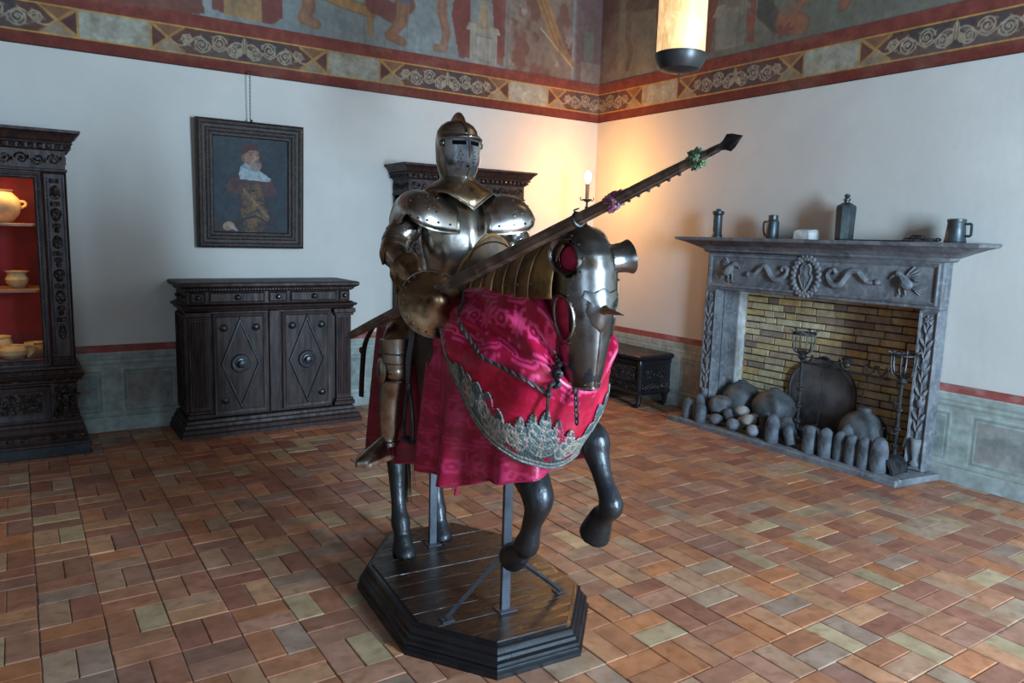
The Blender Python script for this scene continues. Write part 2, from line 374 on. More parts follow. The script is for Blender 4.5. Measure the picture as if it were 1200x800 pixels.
def fresco_left(U, V):
    p = Paint(U.shape, (128, 140, 138)); p.c *= (.8+.4*fbm(U*2, V*2, 21))[..., None]
    p.put((U > 4.9)*1., (112, 56, 42)); p.put(poly(U, V, [(4.9, 3.7), (4.62, 3.75), (4.72, 4.6), (5, 4.6)]), (108, 50, 40))
    p.put(poly(U, V, [(4.62, 3.74), (4.5, 3.78), (4.6, 4.7), (4.76, 4.7)]), (150, 158, 158))
    p.put(poly(U, V, [(4.56, 3.8), (4.02, 3.76), (3.92, 3.84), (3.9, 4.7), (4.6, 4.7)]), RED)
    p.put(poly(U, V, [(4.46, 3.78), (4.12, 3.76), (4.10, 4.5), (4.44, 4.5)]), (168, 124, 72)); p.put(poly(U, V, [(4.40, 3.84), (4.18, 3.82), (4.16, 4.5), (4.38, 4.5)]), (146, 108, 64))
    # crouching figure with a bench
    limb(p, U, V, [(3.62, 4.6), (3.72, 4.25), (3.66, 4.0), (3.72, 3.87), (3.60, 3.84)], .085, .045, SKIN)
    limb(p, U, V, [(3.70, 4.18), (3.35, 4.09), (3.02, 4.05)], .05, .05, OCH); limb(p, U, V, [(3.04, 4.06), (3.03, 3.84)], .03, .028, OCH)
    limb(p, U, V, [(2.95, 4.5), (2.98, 4.15), (2.78, 4.08), (2.62, 4.2)], .12, .08, (112, 52, 44))
    limb(p, U, V, [(2.66, 4.3), (2.68, 4.02), (2.82, 3.86), (2.68, 3.82)], .075, .04, SKIN)
    p.put(poly(U, V, [(2.60, 4.2), (3.05, 4.25), (3.0, 4.7), (2.5, 4.7)]), (92, 92, 112))
    # standing leg, curtain and pedestal
    limb(p, U, V, [(2.18, 4.6), (2.22, 4.2), (2.16, 4.0), (2.19, 3.83), (2.28, 3.82)], .07, .035, (140, 92, 66))
    limb(p, U, V, [(2.02, 4.6), (2.0, 4.2), (1.96, 4.02)], .06, .05, (138, 90, 70))
    p.put(poly(U, V, [(2.0, 3.76), (1.86, 3.78), (1.88, 4.7), (2.02, 4.7), (2.1, 4.2)]), RED)
    p.put(poly(U, V, [(1.52, 3.78), (1.42, 3.74), (1.40, 4.7), (1.62, 4.7)]), RED)
    p.put(poly(U, V, [(1.86, 3.74), (1.52, 3.72), (1.52, 4.10), (1.86, 4.10)]), (162, 158, 142))
    p.put(poly(U, V, [(1.92, 4.08), (1.47, 4.07), (1.50, 4.14), (1.88, 4.15)]), (176, 166, 142)); p.put(poly(U, V, [(1.78, 4.12), (1.60, 4.12), (1.64, 4.4), (1.74, 4.4)]), (160, 140, 104))
    p.put(soft(np.abs(lines(U, V, [(1.80, 3.78), (1.80, 4.04), (1.58, 4.03), (1.58, 3.77), (1.80, 3.78)])), .006), (120, 116, 104))
    # ruined patch towards the corner
    z = smoothstep(1.5, 1.25, U)*(U > .45); pn = fbm(U*5, V*4, 33)
    p.put(z*1., (122, 96, 78), .85); p.put(z*smoothstep(.5, .62, pn), (104, 54, 42), .8); p.put(z*smoothstep(.58, .66, fbm(U*6, V*5, 44)), (182, 168, 158), .75)
    limb(p, U, V, [(.98, 4.7), (.66, 4.1), (.46, 3.92)], .10, .03, (158, 112, 62)); p.put(soft(seg(U, V, (.92, 4.25), (.44, 3.88)), .010), (184, 168, 128))
    d = smoothstep(.46, .36, U); p.put(d, (84, 56, 60), .9); p.put(d*(U > .12)*(U < .27)*(V > 3.98)*(V < 4.32), (84, 100, 84), .8); p.put(d*(U < .3)*(V < 3.97), (120, 108, 98), .8)
    return fresco_common(p, U, V, 51)
def fresco_right(U, V):
    p = Paint(U.shape, (108, 108, 92)); p.c *= (.8+.4*fbm(U*2, V*2, 61))[..., None]
    d = smoothstep(.36, .26, U); p.put(d, (88, 58, 58), .9)
    limb(p, U, V, [(.50, 4.6), (.48, 4.2), (.55, 4.05), (.50, 3.85)], .05, .03, (80, 66, 58)); limb(p, U, V, [(.5, 4.55), (1.0, 4.5), (1.02, 4.0)], .09, .05, (86, 72, 62))
    p.put(poly(U, V, [(1.78, 3.80), (1.66, 3.82), (1.78, 4.8), (1.92, 4.8)]), (120, 58, 48)); p.put(poly(U, V, [(2.34, 3.80), (2.24, 3.83), (2.2, 4.8), (2.34, 4.8)]), (150, 62, 46))
    p.put(poly(U, V, [(1.84, 3.80), (2.22, 3.80), (2.22, 4.16), (1.84, 4.16)]), (134, 132, 116)); p.put(poly(U, V, [(1.78, 4.14), (2.28, 4.14), (2.22, 4.24), (1.84, 4.24)]), (150, 140, 118)); p.put(poly(U, V, [(1.94, 4.2), (2.12, 4.2), (2.1, 4.7), (1.96, 4.7)]), (128, 118, 98))
    limb(p, U, V, [(2.50, 4.5), (2.44, 4.08), (2.62, 3.92)], .10, .09, (62, 60, 56))
    limb(p, U, V, [(3.05, 4.4), (2.82, 4.1), (2.68, 3.93), (2.86, 3.86)], .12, .09, (156, 92, 60))
    for a in range(6): p.put(soft(seg(U, V, (2.68, 3.84), (2.68+.11*cos(a*1.05), 3.84+.06*sin(a*1.05))), .016), (140, 62, 44))
    limb(p, U, V, [(3.44, 4.5), (3.38, 4.05), (3.28, 3.94)], .07, .05, (142, 78, 52)); limb(p, U, V, [(4.3, 4.4), (4.05, 3.98), (3.95, 3.9)], .08, .06, (128, 80, 58))
    p.put(smoothstep(.55, .66, fbm(U*2.2, V*2.2, 71)), (94, 104, 88), .6)
    return fresco_common(p, U, V, 81)
# ------------------------------------------------------------------ room shell
XW, YB, HC = -9.0, -10.0, 5.4
w = MB().box(XW-.3, .3, 0, .3, -.05, HC).build('wall_left', M['plaster'], smooth=0); struct(w)
wl = w
b = MB()
for y0, y1, z0, z1 in ((YB-.3, -4.40, -.05, HC), (-2.10, 0, -.05, HC), (-4.40, -2.10, 1.5, HC)): b.box(0, .7, y0, y1, z0, z1)
wr = struct(b.build('wall_right', M['plaster'], smooth=0))
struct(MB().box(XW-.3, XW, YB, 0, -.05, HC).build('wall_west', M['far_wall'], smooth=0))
b = MB()
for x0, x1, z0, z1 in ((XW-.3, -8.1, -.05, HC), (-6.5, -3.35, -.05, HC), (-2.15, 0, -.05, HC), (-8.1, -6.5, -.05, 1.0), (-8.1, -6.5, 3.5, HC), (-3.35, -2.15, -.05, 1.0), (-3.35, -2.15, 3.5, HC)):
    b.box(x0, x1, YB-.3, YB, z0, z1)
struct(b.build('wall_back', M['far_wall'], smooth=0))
for i, (x0, x1) in enumerate(((-3.35, -2.15), (-8.1, -6.5))):  # second window is added, to go with the fill lamp
    b = MB(); xm = (x0+x1)/2
    for a0, a1, c0, c1 in ((x0, x0+.07, 1, 3.5), (x1-.07, x1, 1, 3.5), (x0, x1, 1, 1.08), (x0, x1, 3.42, 3.5), (xm-.035, xm+.035, 1, 3.5), (x0, x1, 2.6, 2.66)):
        b.box(a0, a1, YB-.16, YB-.08, c0, c1)
    struct(b.build('window_%d' % (i+1), M['dark_wood'], smooth=0))
struct(MB().box(XW-.3, .3, YB-.3, .3, HC, HC+.2).build('ceiling', M['ceiling'], smooth=0))
struct(wall_grid('trim_1', 'L', 0, 9.0, .0, .7905, .008, dado_fn('L'), M['paint']))
struct(wall_grid('trim_2', 'R', 0, 2.08, .0, .7905, .008, dado_fn('R'), M['paint']))
struct(wall_grid('trim_5', 'R', 4.42, 10.0, .0, .7905, .008, dado_fn('R'), M['paint']))
struct(wall_grid('trim_3', 'L', .012, 9.0, 3.271, 3.73, .0065, frieze_fn, M['paint'], off=.012))
struct(wall_grid('trim_4', 'R', .012, 10.0, 3.271, 3.73, .0065, frieze_fn, M['paint'], off=.012))
wall_grid('fresco', 'L', .0, 9.0, 3.73, 5.35, .013, fresco_left, M['fresco'], parent=wl)
wall_grid('fresco', 'R', .0, 10.0, 3.73, 5.35, .013, fresco_right, M['fresco'], parent=wr)
# ------------------------------------------------------------------ brick floor, basket-weave blocks
floor = MB().box(XW-.3, .7, YB-.3, .3, -.25, -.006).build('floor', M['mortar'], smooth=0); struct(floor)
rng = random.Random(4)
S = .26
PAL = [(188, 128, 94), (184, 120, 84), (198, 138, 100), (176, 120, 92), (168, 110, 84), (188, 142, 110), (180, 146, 118), (194, 124, 82), (160, 112, 92), (202, 146, 106), (188, 158, 120), (166, 134, 112), (178, 126, 100), (186, 132, 104), (176, 116, 88), (164, 104, 80)]
bricks = []
i0 = int(math.floor(-6.99/S)); y_off = -5.16
x_off = -5.903
for i in range(-13, 24):
    for j in range(-20, 22):
        X0 = x_off+i*S; Y0 = y_off+j*S
        if X0 > 0 or Y0 > 0 or X0 < XW-.3 or Y0 < YB-.2: continue
        hor = (i+j) % 2 == 0
        for k in (0, 1):
            if hor: r = (X0, X0+S, Y0+k*S/2, Y0+(k+1)*S/2)
            else: r = (X0+k*S/2, X0+(k+1)*S/2, Y0, Y0+S)
            r = (min(r[0], 0), min(r[1], 0), min(r[2], 0), min(r[3], 0))
            if r[1]-r[0] < .03 or r[3]-r[2] < .03: continue
            bricks.append(r)
def in_stand(x, y): return abs(x+4.29) < .42 and abs(y+4.31) < .55
def size_px(r):
    q = [project((x, y, 0)) for x, y in ((r[0], r[2]), (r[1], r[2]), (r[1], r[3]), (r[0], r[3]))]
    if min(a[2] for a in q) < .3: return 0
    cx, cy = sum(a[0] for a in q)/4, sum(a[1] for a in q)/4
    if not (-10 < cx < 1210 and cy < 810): return 0
    if in_stand((r[0]+r[1])/2, (r[2]+r[3])/2): return 0
    return abs(sum(q[i][0]*q[(i+1) % 4][1]-q[(i+1) % 4][0]*q[i][1] for i in range(4)))/2
order = sorted(bricks, key=size_px, reverse=True)
def brick_shape(b, r):
    g = .0026; c = rng.choice(PAL); f = rng.uniform(.86, 1.1); b.col = tuple(float(v)*f for v in lin(c))
    j = lambda: rng.uniform(-.0025, .0025)
    x0, x1, y0, y1 = r[0]+g+j(), r[1]-g+j(), r[2]+g+j(), r[3]-g+j(); t = rng.uniform(-.002, .002); e = .0035
    P0 = [(x0, y0), (x1, y0), (x1, y1), (x0, y1)]; P1 = [(x0+e, y0+e), (x1-e, y0+e), (x1-e, y1-e), (x0+e, y1-e)]
    tz = [t+rng.uniform(-.0015, .0015) for _ in range(4)]
    b.rings([[(x, y, -.02) for x, y in P0], [(x, y, z-.0025) for (x, y), z in zip(P0, tz)], [(x, y, z) for (x, y), z in zip(P1, tz)]], cap0=False)
for r in order[:300]:
    b = MB(); cx, cy = (r[0]+r[1])/2, (r[2]+r[3])/2
    brick_shape(b, r); b.build('brick', M['brick_floor'], floor, smooth=25)
b = MB()
for r in order[300:]: brick_shape(b, r)
tag(b.build('brick_paving', M['brick_floor'], floor, smooth=25), kind='stuff')
# ------------------------------------------------------------------ glass
gm = bpy.data.materials.new('window_glass'); gm.use_nodes = True; nt = gm.node_tree; nt.nodes.clear()
o_ = nt.nodes.new('ShaderNodeOutputMaterial'); mx = nt.nodes.new('ShaderNodeMixShader'); ts = nt.nodes.new('ShaderNodeBsdfTransparent'); gl = nt.nodes.new('ShaderNodeBsdfGlossy')
gl.inputs['Roughness'].default_value = .03; lw = nt.nodes.new('ShaderNodeLayerWeight'); lw.inputs[0].default_value = .18
ts.inputs[0].default_value = (.93, .96, .97, 1)
nt.links.new(lw.outputs['Fresnel'], mx.inputs[0]); nt.links.new(ts.outputs[0], mx.inputs[1]); nt.links.new(gl.outputs[0], mx.inputs[2]); nt.links.new(mx.outputs[0], o_.inputs[0])
M['glass'] = gm
# ------------------------------------------------------------------ carved relief helpers (work in a plane: u right, v up, w out)
def plane(ox, oy, oz, side='front'):
    if side == 'front': return Matrix(((1, 0, 0, ox), (0, 0, -1, oy), (0, 1, 0, oz), (0, 0, 0, 1)))      # faces -y
    if side == 'left': return Matrix(((0, 0, -1, ox), (-1, 0, 0, oy), (0, 1, 0, oz), (0, 0, 0, 1)))      # faces -x
    if side == 'right': return Matrix(((0, 0, 1, ox), (1, 0, 0, oy), (0, 1, 0, oz), (0, 0, 0, 1)))       # faces +x
def spiral(mb, cx, cy, r, turns=1.4, sg=1, a0=0., rad=.006, m=None, n=16):
    pts = []
    for i in range(n):
        t = i/(n-1); a = a0+sg*turns*2*pi*t; q = r*(1-.82*t); pts.append((cx+q*cos(a), cy+q*sin(a), 0))
    mb.tube(pts, [rad*(1-.35*i/(n-1)) for i in range(n)], 5, m, up=(0, 0, 1))
def leaf(mb, cx, cy, ln, wd, ang, h=.008, m=None):
    ca, sa = cos(ang), sin(ang); rs = []
    for t, w in ((0, .15), (.25, .8), (.5, 1), (.78, .6), (1, .05)):
        x = t*ln; hw = wd*w/2; hh = h*w
        rs.append([(cx+x*ca-d*sa, cy+x*sa+d*ca, z) for d, z in ((-hw, 0), (-hw*.5, hh*.7), (0, hh), (hw*.5, hh*.7), (hw, 0))])
    mb.rings(rs, m=m, closed=False)
def scroll_row(mb, u0, u1, v, h, m, rad=.006):
    n = max(1, round((u1-u0)/(h*1.05))); p = (u1-u0)/n
    for i in range(n):
        c = u0+p*(i+.5); sg = 1 if i % 2 else -1
        spiral(mb, c, v, h*.42, 1.5, sg, pi if sg > 0 else pi, rad, m)
        for k in range(3): leaf(mb, c+h*.1*cos(k*2.1), v+h*.1*sin(k*2.1), h*.3, h*.16, k*2.1+i, rad*1.4, m)
        leaf(mb, c+p*.42, v-h*.3*sg, h*.42, h*.2, pi/2*sg, rad*1.5, m)
def bead_row(mb, a, b, r, pitch, m=None):
    a, b = Vector(a), Vector(b); n = max(2, int((b-a).length/pitch))
    for i in range(n+1):
        p = a.lerp(b, i/n); mb.ball(p, r, 6, 4, m)
def frame_rect(mb, u0, u1, v0, v1, w, h, m, prof=((0, 0), (.15, 1), (.55, .75), (.8, .45), (1, 0))):
    """mitred picture-frame moulding on a plane, width w, height h"""
    rs = []
    for t, k in prof:
        d = w*t; rs.append([(u0+d, v0+d, h*k), (u1-d, v0+d, h*k), (u1-d, v1-d, h*k), (u0+d, v1-d, h*k)])
    mb.rings(rs, False, False, m)
def knob(mb, u, v, r, h, m):
    mm = m @ tr(u, v, 0)
    mb.lathe([(r*1.05, 0), (r*1.05, h*.12), (r*.5, h*.3), (r*.45, h*.42), (r*.82, h*.6), (r*.85, h*.8), (r*.5, h*.97), (r*.05, h)], 12, mm)

def make_cabinet(cx, dep, label, lamp, plinth=True):
    """tall glazed and carved display cabinet; local y: 0 at the wall, front at -dep"""
    root = thing('display_cabinet', label, 'cabinet', (cx, 0, 0))
    H = .71; yf = -dep
    MB().box(-.79, .79, yf-.06, -.012, 0, .09, .006).build('plinth', M['black_wood'], root)
    mb = MB(); mb.stack(-.715, .715, yf, -.012, [(.06, .09), (.06, .105), (.045, .12), (.05, .14), (.05, .17), (.03, .185), (.02, .2), (.022, .235), (.01, .25), (.01, .27), (0, .28)])
    bm_ = mb.build('base_moulding', M['dark_wood'], root)
    F = plane(0, yf-.052, 0)
    mb = MB()
    for i in range(15): leaf(mb, -.70+i*.1, .155, .085, .034, 0, .012, F)
    mb.build('leaf_carving', M['carved'], bm_)
    MB().box(-H, H, yf+.012, -.012, .28, .59).build('lower_body', M['dark_wood'], root)
    F = plane(0, yf+.012, 0)
    for s in (-1, 1):
        mb = MB(); u0, u1 = sorted((s*.53, s*.035)); mb.box(u0, u1, .3, .57, 0, .006, 0, F); frame_rect(mb, u0, u1, .295, .575, .06, .022, F)
        pn = mb.build('lower_panel', M['dark_wood'], root)
        mb = MB(); mb.box(u0+.06, u1-.06, .355, .515, 0, .008, 0, F); scroll_row(mb, u0+.075, u1-.075, .435, .12, plane(0, yf+.004, 0), .007)
        mb.build('scroll_carving', M['carved'], pn)
        # console with a mask between acanthus leaves
        mb = MB(); u = s*.63; mb.box(u-.075, u+.075, .29, .585, 0, .012, .004, F)
        G = plane(0, yf, 0)
        for k in (-1, 1):
            leaf(mb, u+k*.01, .56, .16, .05, -pi/2+k*.35, .022, G); leaf(mb, u+k*.015, .45, .16, .055, -pi/2+k*.5, .024, G)
            leaf(mb, u+k*.02, .47, .09, .04, k*.3 if k > 0 else pi-.3, .018, G); leaf(mb, u+k*.03, .40, .11, .035, -pi/2+k*.2, .02, G)
        cs = mb.build('console', M['carved'], root)
        mb = MB(); mb.ball((u, yf-.028, .445), (.03, .03, .045), 12, 8); mb.ball((u, yf-.058, .445), (.008, .012, .014), 8, 5); mb.ball((u, yf-.05, .42), (.014, .008, .005), 8, 4)
        for k in (-1, 1): mb.ball((u+k*.012, yf-.05, .458), (.006, .006, .005), 6, 4); mb.ball((u+k*.03, yf-.022, .45), (.006, .01, .012), 6, 4)
        mb.lathe([(.036, .478), (.04, .486), (.03, .5), (.01, .51)], 12, tr(u, yf-.02, 0)); mb.build('mask', M['carved'], cs)
    mb = MB(); mb.stack(-H, H, yf, -.012, [(0, .585), (.012, .6), (.012, .612), (.035, .63), (.05, .645), (.055, .66), (.04, .668), (.04, .69), (.01, .705), (.01, .72)]); wm = mb.build('waist_moulding', M['dark_wood'], root)
    mb = MB(); bead_row(mb, (-.74, yf-.028, .617), (.74, yf-.028, .617), .009, .02); bead_row(mb, (-.73, yf-.043, .68), (.73, yf-.043, .68), .009, .02); mb.build('bead_strip', M['carved'], wm)
    # upper case
    zt = 2.24
    mb = MB(); mb.box(-H, H, -.045, -.012, .72, zt); mb.box(-H, -H+.03, yf+.01, -.045, .72, zt); mb.box(H-.03, H, yf+.01, -.045, .72, zt); mb.box(-H, H, yf+.01, -.045, .72, .752); mb.box(-H, H, yf+.01, -.045, zt-.03, zt)
    mb.build('case', M['dark_wood'], root)
    mb = MB(); mb.box(-H+.032, H-.032, -.055, -.047, .753, zt-.032)
    for s in (-1, 1): x0, x1 = sorted((s*(H-.031), s*(H-.039))); mb.box(x0, x1, yf+.1, -.056, .753, zt-.032)
    mb.box(-H+.04, H-.04, yf+.08, -.056, .753, .758); mb.build('velvet_lining', M['red_velvet'], root)
    for z in (1.82, 1.308):
        sh = MB().box(-H+.045, H-.045, yf+.07, -.06, z, z+.022, .002).build('shelf', M['shelf'], root)
    for s in (-1, 1):
        u = s*.63; G = plane(0, yf, 0)
        mb = MB(); mb.box(u-.082, u+.082, .722, zt-.002, -.01, .012, .003, G)
        frame_rect(mb, u-.08, u+.08, .725, zt-.004, .016, .03, G)
        pil = mb.build('pilaster', M['dark_wood'], root)
        mb = MB()
        for k in (-1, 1): bead_row(mb, (u+k*.052, yf-.016, .82), (u+k*.052, yf-.016, zt-.05), .006, .016)
        mb.build('bead_strip', M['carved'], pil)
        mb = MB(); z = zt-.05
        for kind in 'bmbucmbcubmcbp':
            if kind == 'b': mb.box(u-.034, u+.034, yf-.034, yf-.008, z-.035, z, .008); z -= .05
            elif kind == 'm':
                mb.ball((u, yf-.014, z-.055), (.036, .03, .055), 10, 6)
                for k in (-1, 1): leaf(mb, u+k*.012, z-.02, .085, .03, -pi/2+k*.3, .03, G)
                z -= .125
            elif kind == 'u': mb.lathe([(.01, 0), (.035, -.015), (.04, -.05), (.022, -.085), (.012, -.1)], 10, tr(u, yf-.012, z)); z -= .115
            elif kind == 'c': mb.lathe([(.012, 0), (.028, -.01), (.028, -.03), (.014, -.04), (.02, -.06), (.012, -.075)], 10, tr(u, yf-.012, z)); z -= .09
            elif kind == 'p': mb.lathe([(.01, 0), (.022, -.03), (.03, -.08), (.02, -.11), (.004, -.125)], 10, tr(u, yf-.012, z)); z -= .13
            if z < .9: break
        mb.build('pendant_carving', M['carved'], pil)
        mb = MB()
        for zz in (.735, .76, .785): mb.box(u-.07, u+.07, yf-.03, yf-.005, zz, zz+.016, .005)
        mb.build('foot_moulding', M['dark_wood'], pil)
        # glazed door
        u0, u1 = sorted((s*.547, s*.012)); w = .055; D = plane(0, yf+.02, 0)
        mb = MB(); frame_rect(mb, u0, u1, .725, zt-.004, w, .024, D, ((0, 0), (0, .8), (.2, 1), (.5, .7), (.75, .8), (1, .4), (1, 0)))
        dr = mb.build('glazed_door', M['dark_wood'], root)
        mb = MB()
        for a, b_ in (((u0+.03, .755), (u1-.03, .755)), ((u0+.03, zt-.034), (u1-.03, zt-.034)), ((u0+.028, .76), (u0+.028, zt-.04)), ((u1-.028, .76), (u1-.028, zt-.04))):
            bead_row(mb, (a[0], yf-.0005, a[1]), (b_[0], yf-.0005, b_[1]), .007, .018)
        mb.build('bead_strip', M['carved'], dr)
        MB().box(u0+w-.008, u1-w+.008, yf+.026, yf+.030, .725+w-.008, zt-.004-w+.008).build('pane', M['glass'], dr)
    # entablature
    mb = MB(); mb.stack(-H, H, yf, -.012, [(0, 2.24), (.01, 2.245), (.012, 2.26), (0, 2.265), (0, 2.40), (.012, 2.405), (.02, 2.415)]); fz = mb.build('frieze', M['dark_wood'], root)
    mb = MB(); G = plane(0, yf, 0); scroll_row(mb, -.69, .69, 2.332, .105, G, .009)
    for sx, sd in ((-H, 'left'), (H, 'right')): scroll_row(mb, yf*.95 if sd == 'right' else .02, -.02 if sd == 'right' else -yf*.95, 2.332, .1, plane(sx, 0, 0, sd), .009)
    mb.build('scroll_carving', M['carved'], fz)
    mb = MB(); n = 26
    for i in range(n): x = -.725+i*1.45/(n-1); mb.box(x-.016, x+.016, yf-.044, yf-.01, 2.417, 2.447, .003)
    for i in range(7):
        y = yf+.02+i*(-yf-.05)/6
        for s in (-1, 1): a, b_ = sorted((s*(H+.01), s*(H+.044))); mb.box(a, b_, y-.016, y+.016, 2.417, 2.447, .003)
    mb.build('dentil_band', M['carved'], fz)
    mb = MB(); mb.stack(-H, H, yf, -.012, [(.015, 2.415), (.015, 2.448), (.05, 2.45), (.055, 2.462), (.04, 2.466), (.06, 2.485), (.07, 2.505), (.095, 2.53), (.105, 2.535), (.105, 2.555), (.0, 2.56)]); mb.build('cornice', M['dark_wood'], root)
    l = bpy.data.lights.new('cabinet_lamp', 'AREA'); l.shape = 'RECTANGLE'; l.size = 1.1; l.size_y = .06; l.energy = lamp; l.color = (1, .62, .25)
    o = bpy.data.objects.new('cabinet_lamp', l); COL.objects.link(o); o.parent = root; o.location = (0, yf+.12, zt-.04); o.rotation_euler = (radians(25), 0, 0)
    l2 = l.copy(); l2.energy = lamp*.3
    for z in (1.815, 1.303):
        o = bpy.data.objects.new('cabinet_lamp', l2); COL.objects.link(o); o.parent = root; o.location = (0, yf+.12, z); o.rotation_euler = (radians(25), 0, 0)
    return root
M['shelf'] = material('shelf_wood', L3(190, 130, 90), .6, col2=L3(150, 96, 66), nscale=5)
make_cabinet(-6.51, .585, 'tall carved dark cabinet with glass doors holding clay pots, at left edge', 9)
make_cabinet(-2.06, .39, 'tall carved dark cabinet with a red lining, standing behind the armoured rider', 12)
# clay vessels in the left cabinet
def vessel(name, label, x, y, z, prof, lugs=(), cat='pot'):
    t = thing(name, label, cat, (x, y, z))
    MB().lathe(prof, 22).build('body', M['clay'], t)
    for pts, r in lugs: MB().tube(catmull(pts, 5), r, 7).build('handle', M['clay'], t)
    return t
vessel('storage_jar', 'large round yellow clay jar on the top shelf of the glazed cabinet', -6.245, -.31, 1.842,
       [(.06, 0), (.085, .01), (.13, .07), (.148, .13), (.135, .185), (.1, .225), (.085, .24), (.105, .258), (.1, .258), (.078, .24), (.06, .2)],
       ([(.13, 0, .17), (.165, 0, .165), (.172, 0, .14), (.142, 0, .12)], .012) and [([(.13, 0, .17), (.165, 0, .165), (.172, 0, .14), (.142, 0, .12)], .012)])
vessel('clay_bowl', 'small pale bowl with a flared rim on the middle cabinet shelf', -6.158, -.31, 1.33,
       [(.035, 0), (.045, .006), (.075, .04), (.082, .07), (.07, .098), (.062, .112), (.085, .135), (.08, .135), (.056, .11), (.05, .07)])
vessel('clay_jug', 'squat clay pot with a thick loop handle on the cabinet floor', -6.215, -.33, .758,
       [(.05, 0), (.07, .01), (.1, .045), (.1, .08), (.08, .105), (.075, .115), (.07, .11), (.065, .08)],
       [([(.07, 0, .105), (.125, -.02, .115), (.145, -.02, .06), (.095, -.01, .02)], .016)])
vessel('clay_bowl', 'rounded clay bowl nearest the cabinet door post, on the cabinet floor', -6.065, -.27, .758,
       [(.045, 0), (.06, .008), (.085, .05), (.086, .085), (.07, .11), (.075, .125), (.07, .125), (.06, .1)])
vessel('clay_bowl', 'broad clay bowl at the back of the cabinet floor, left of the handled pot', -6.33, -.2, .758,
       [(.06, 0), (.08, .01), (.11, .06), (.115, .12), (.1, .16), (.11, .175), (.1, .175), (.085, .14)])
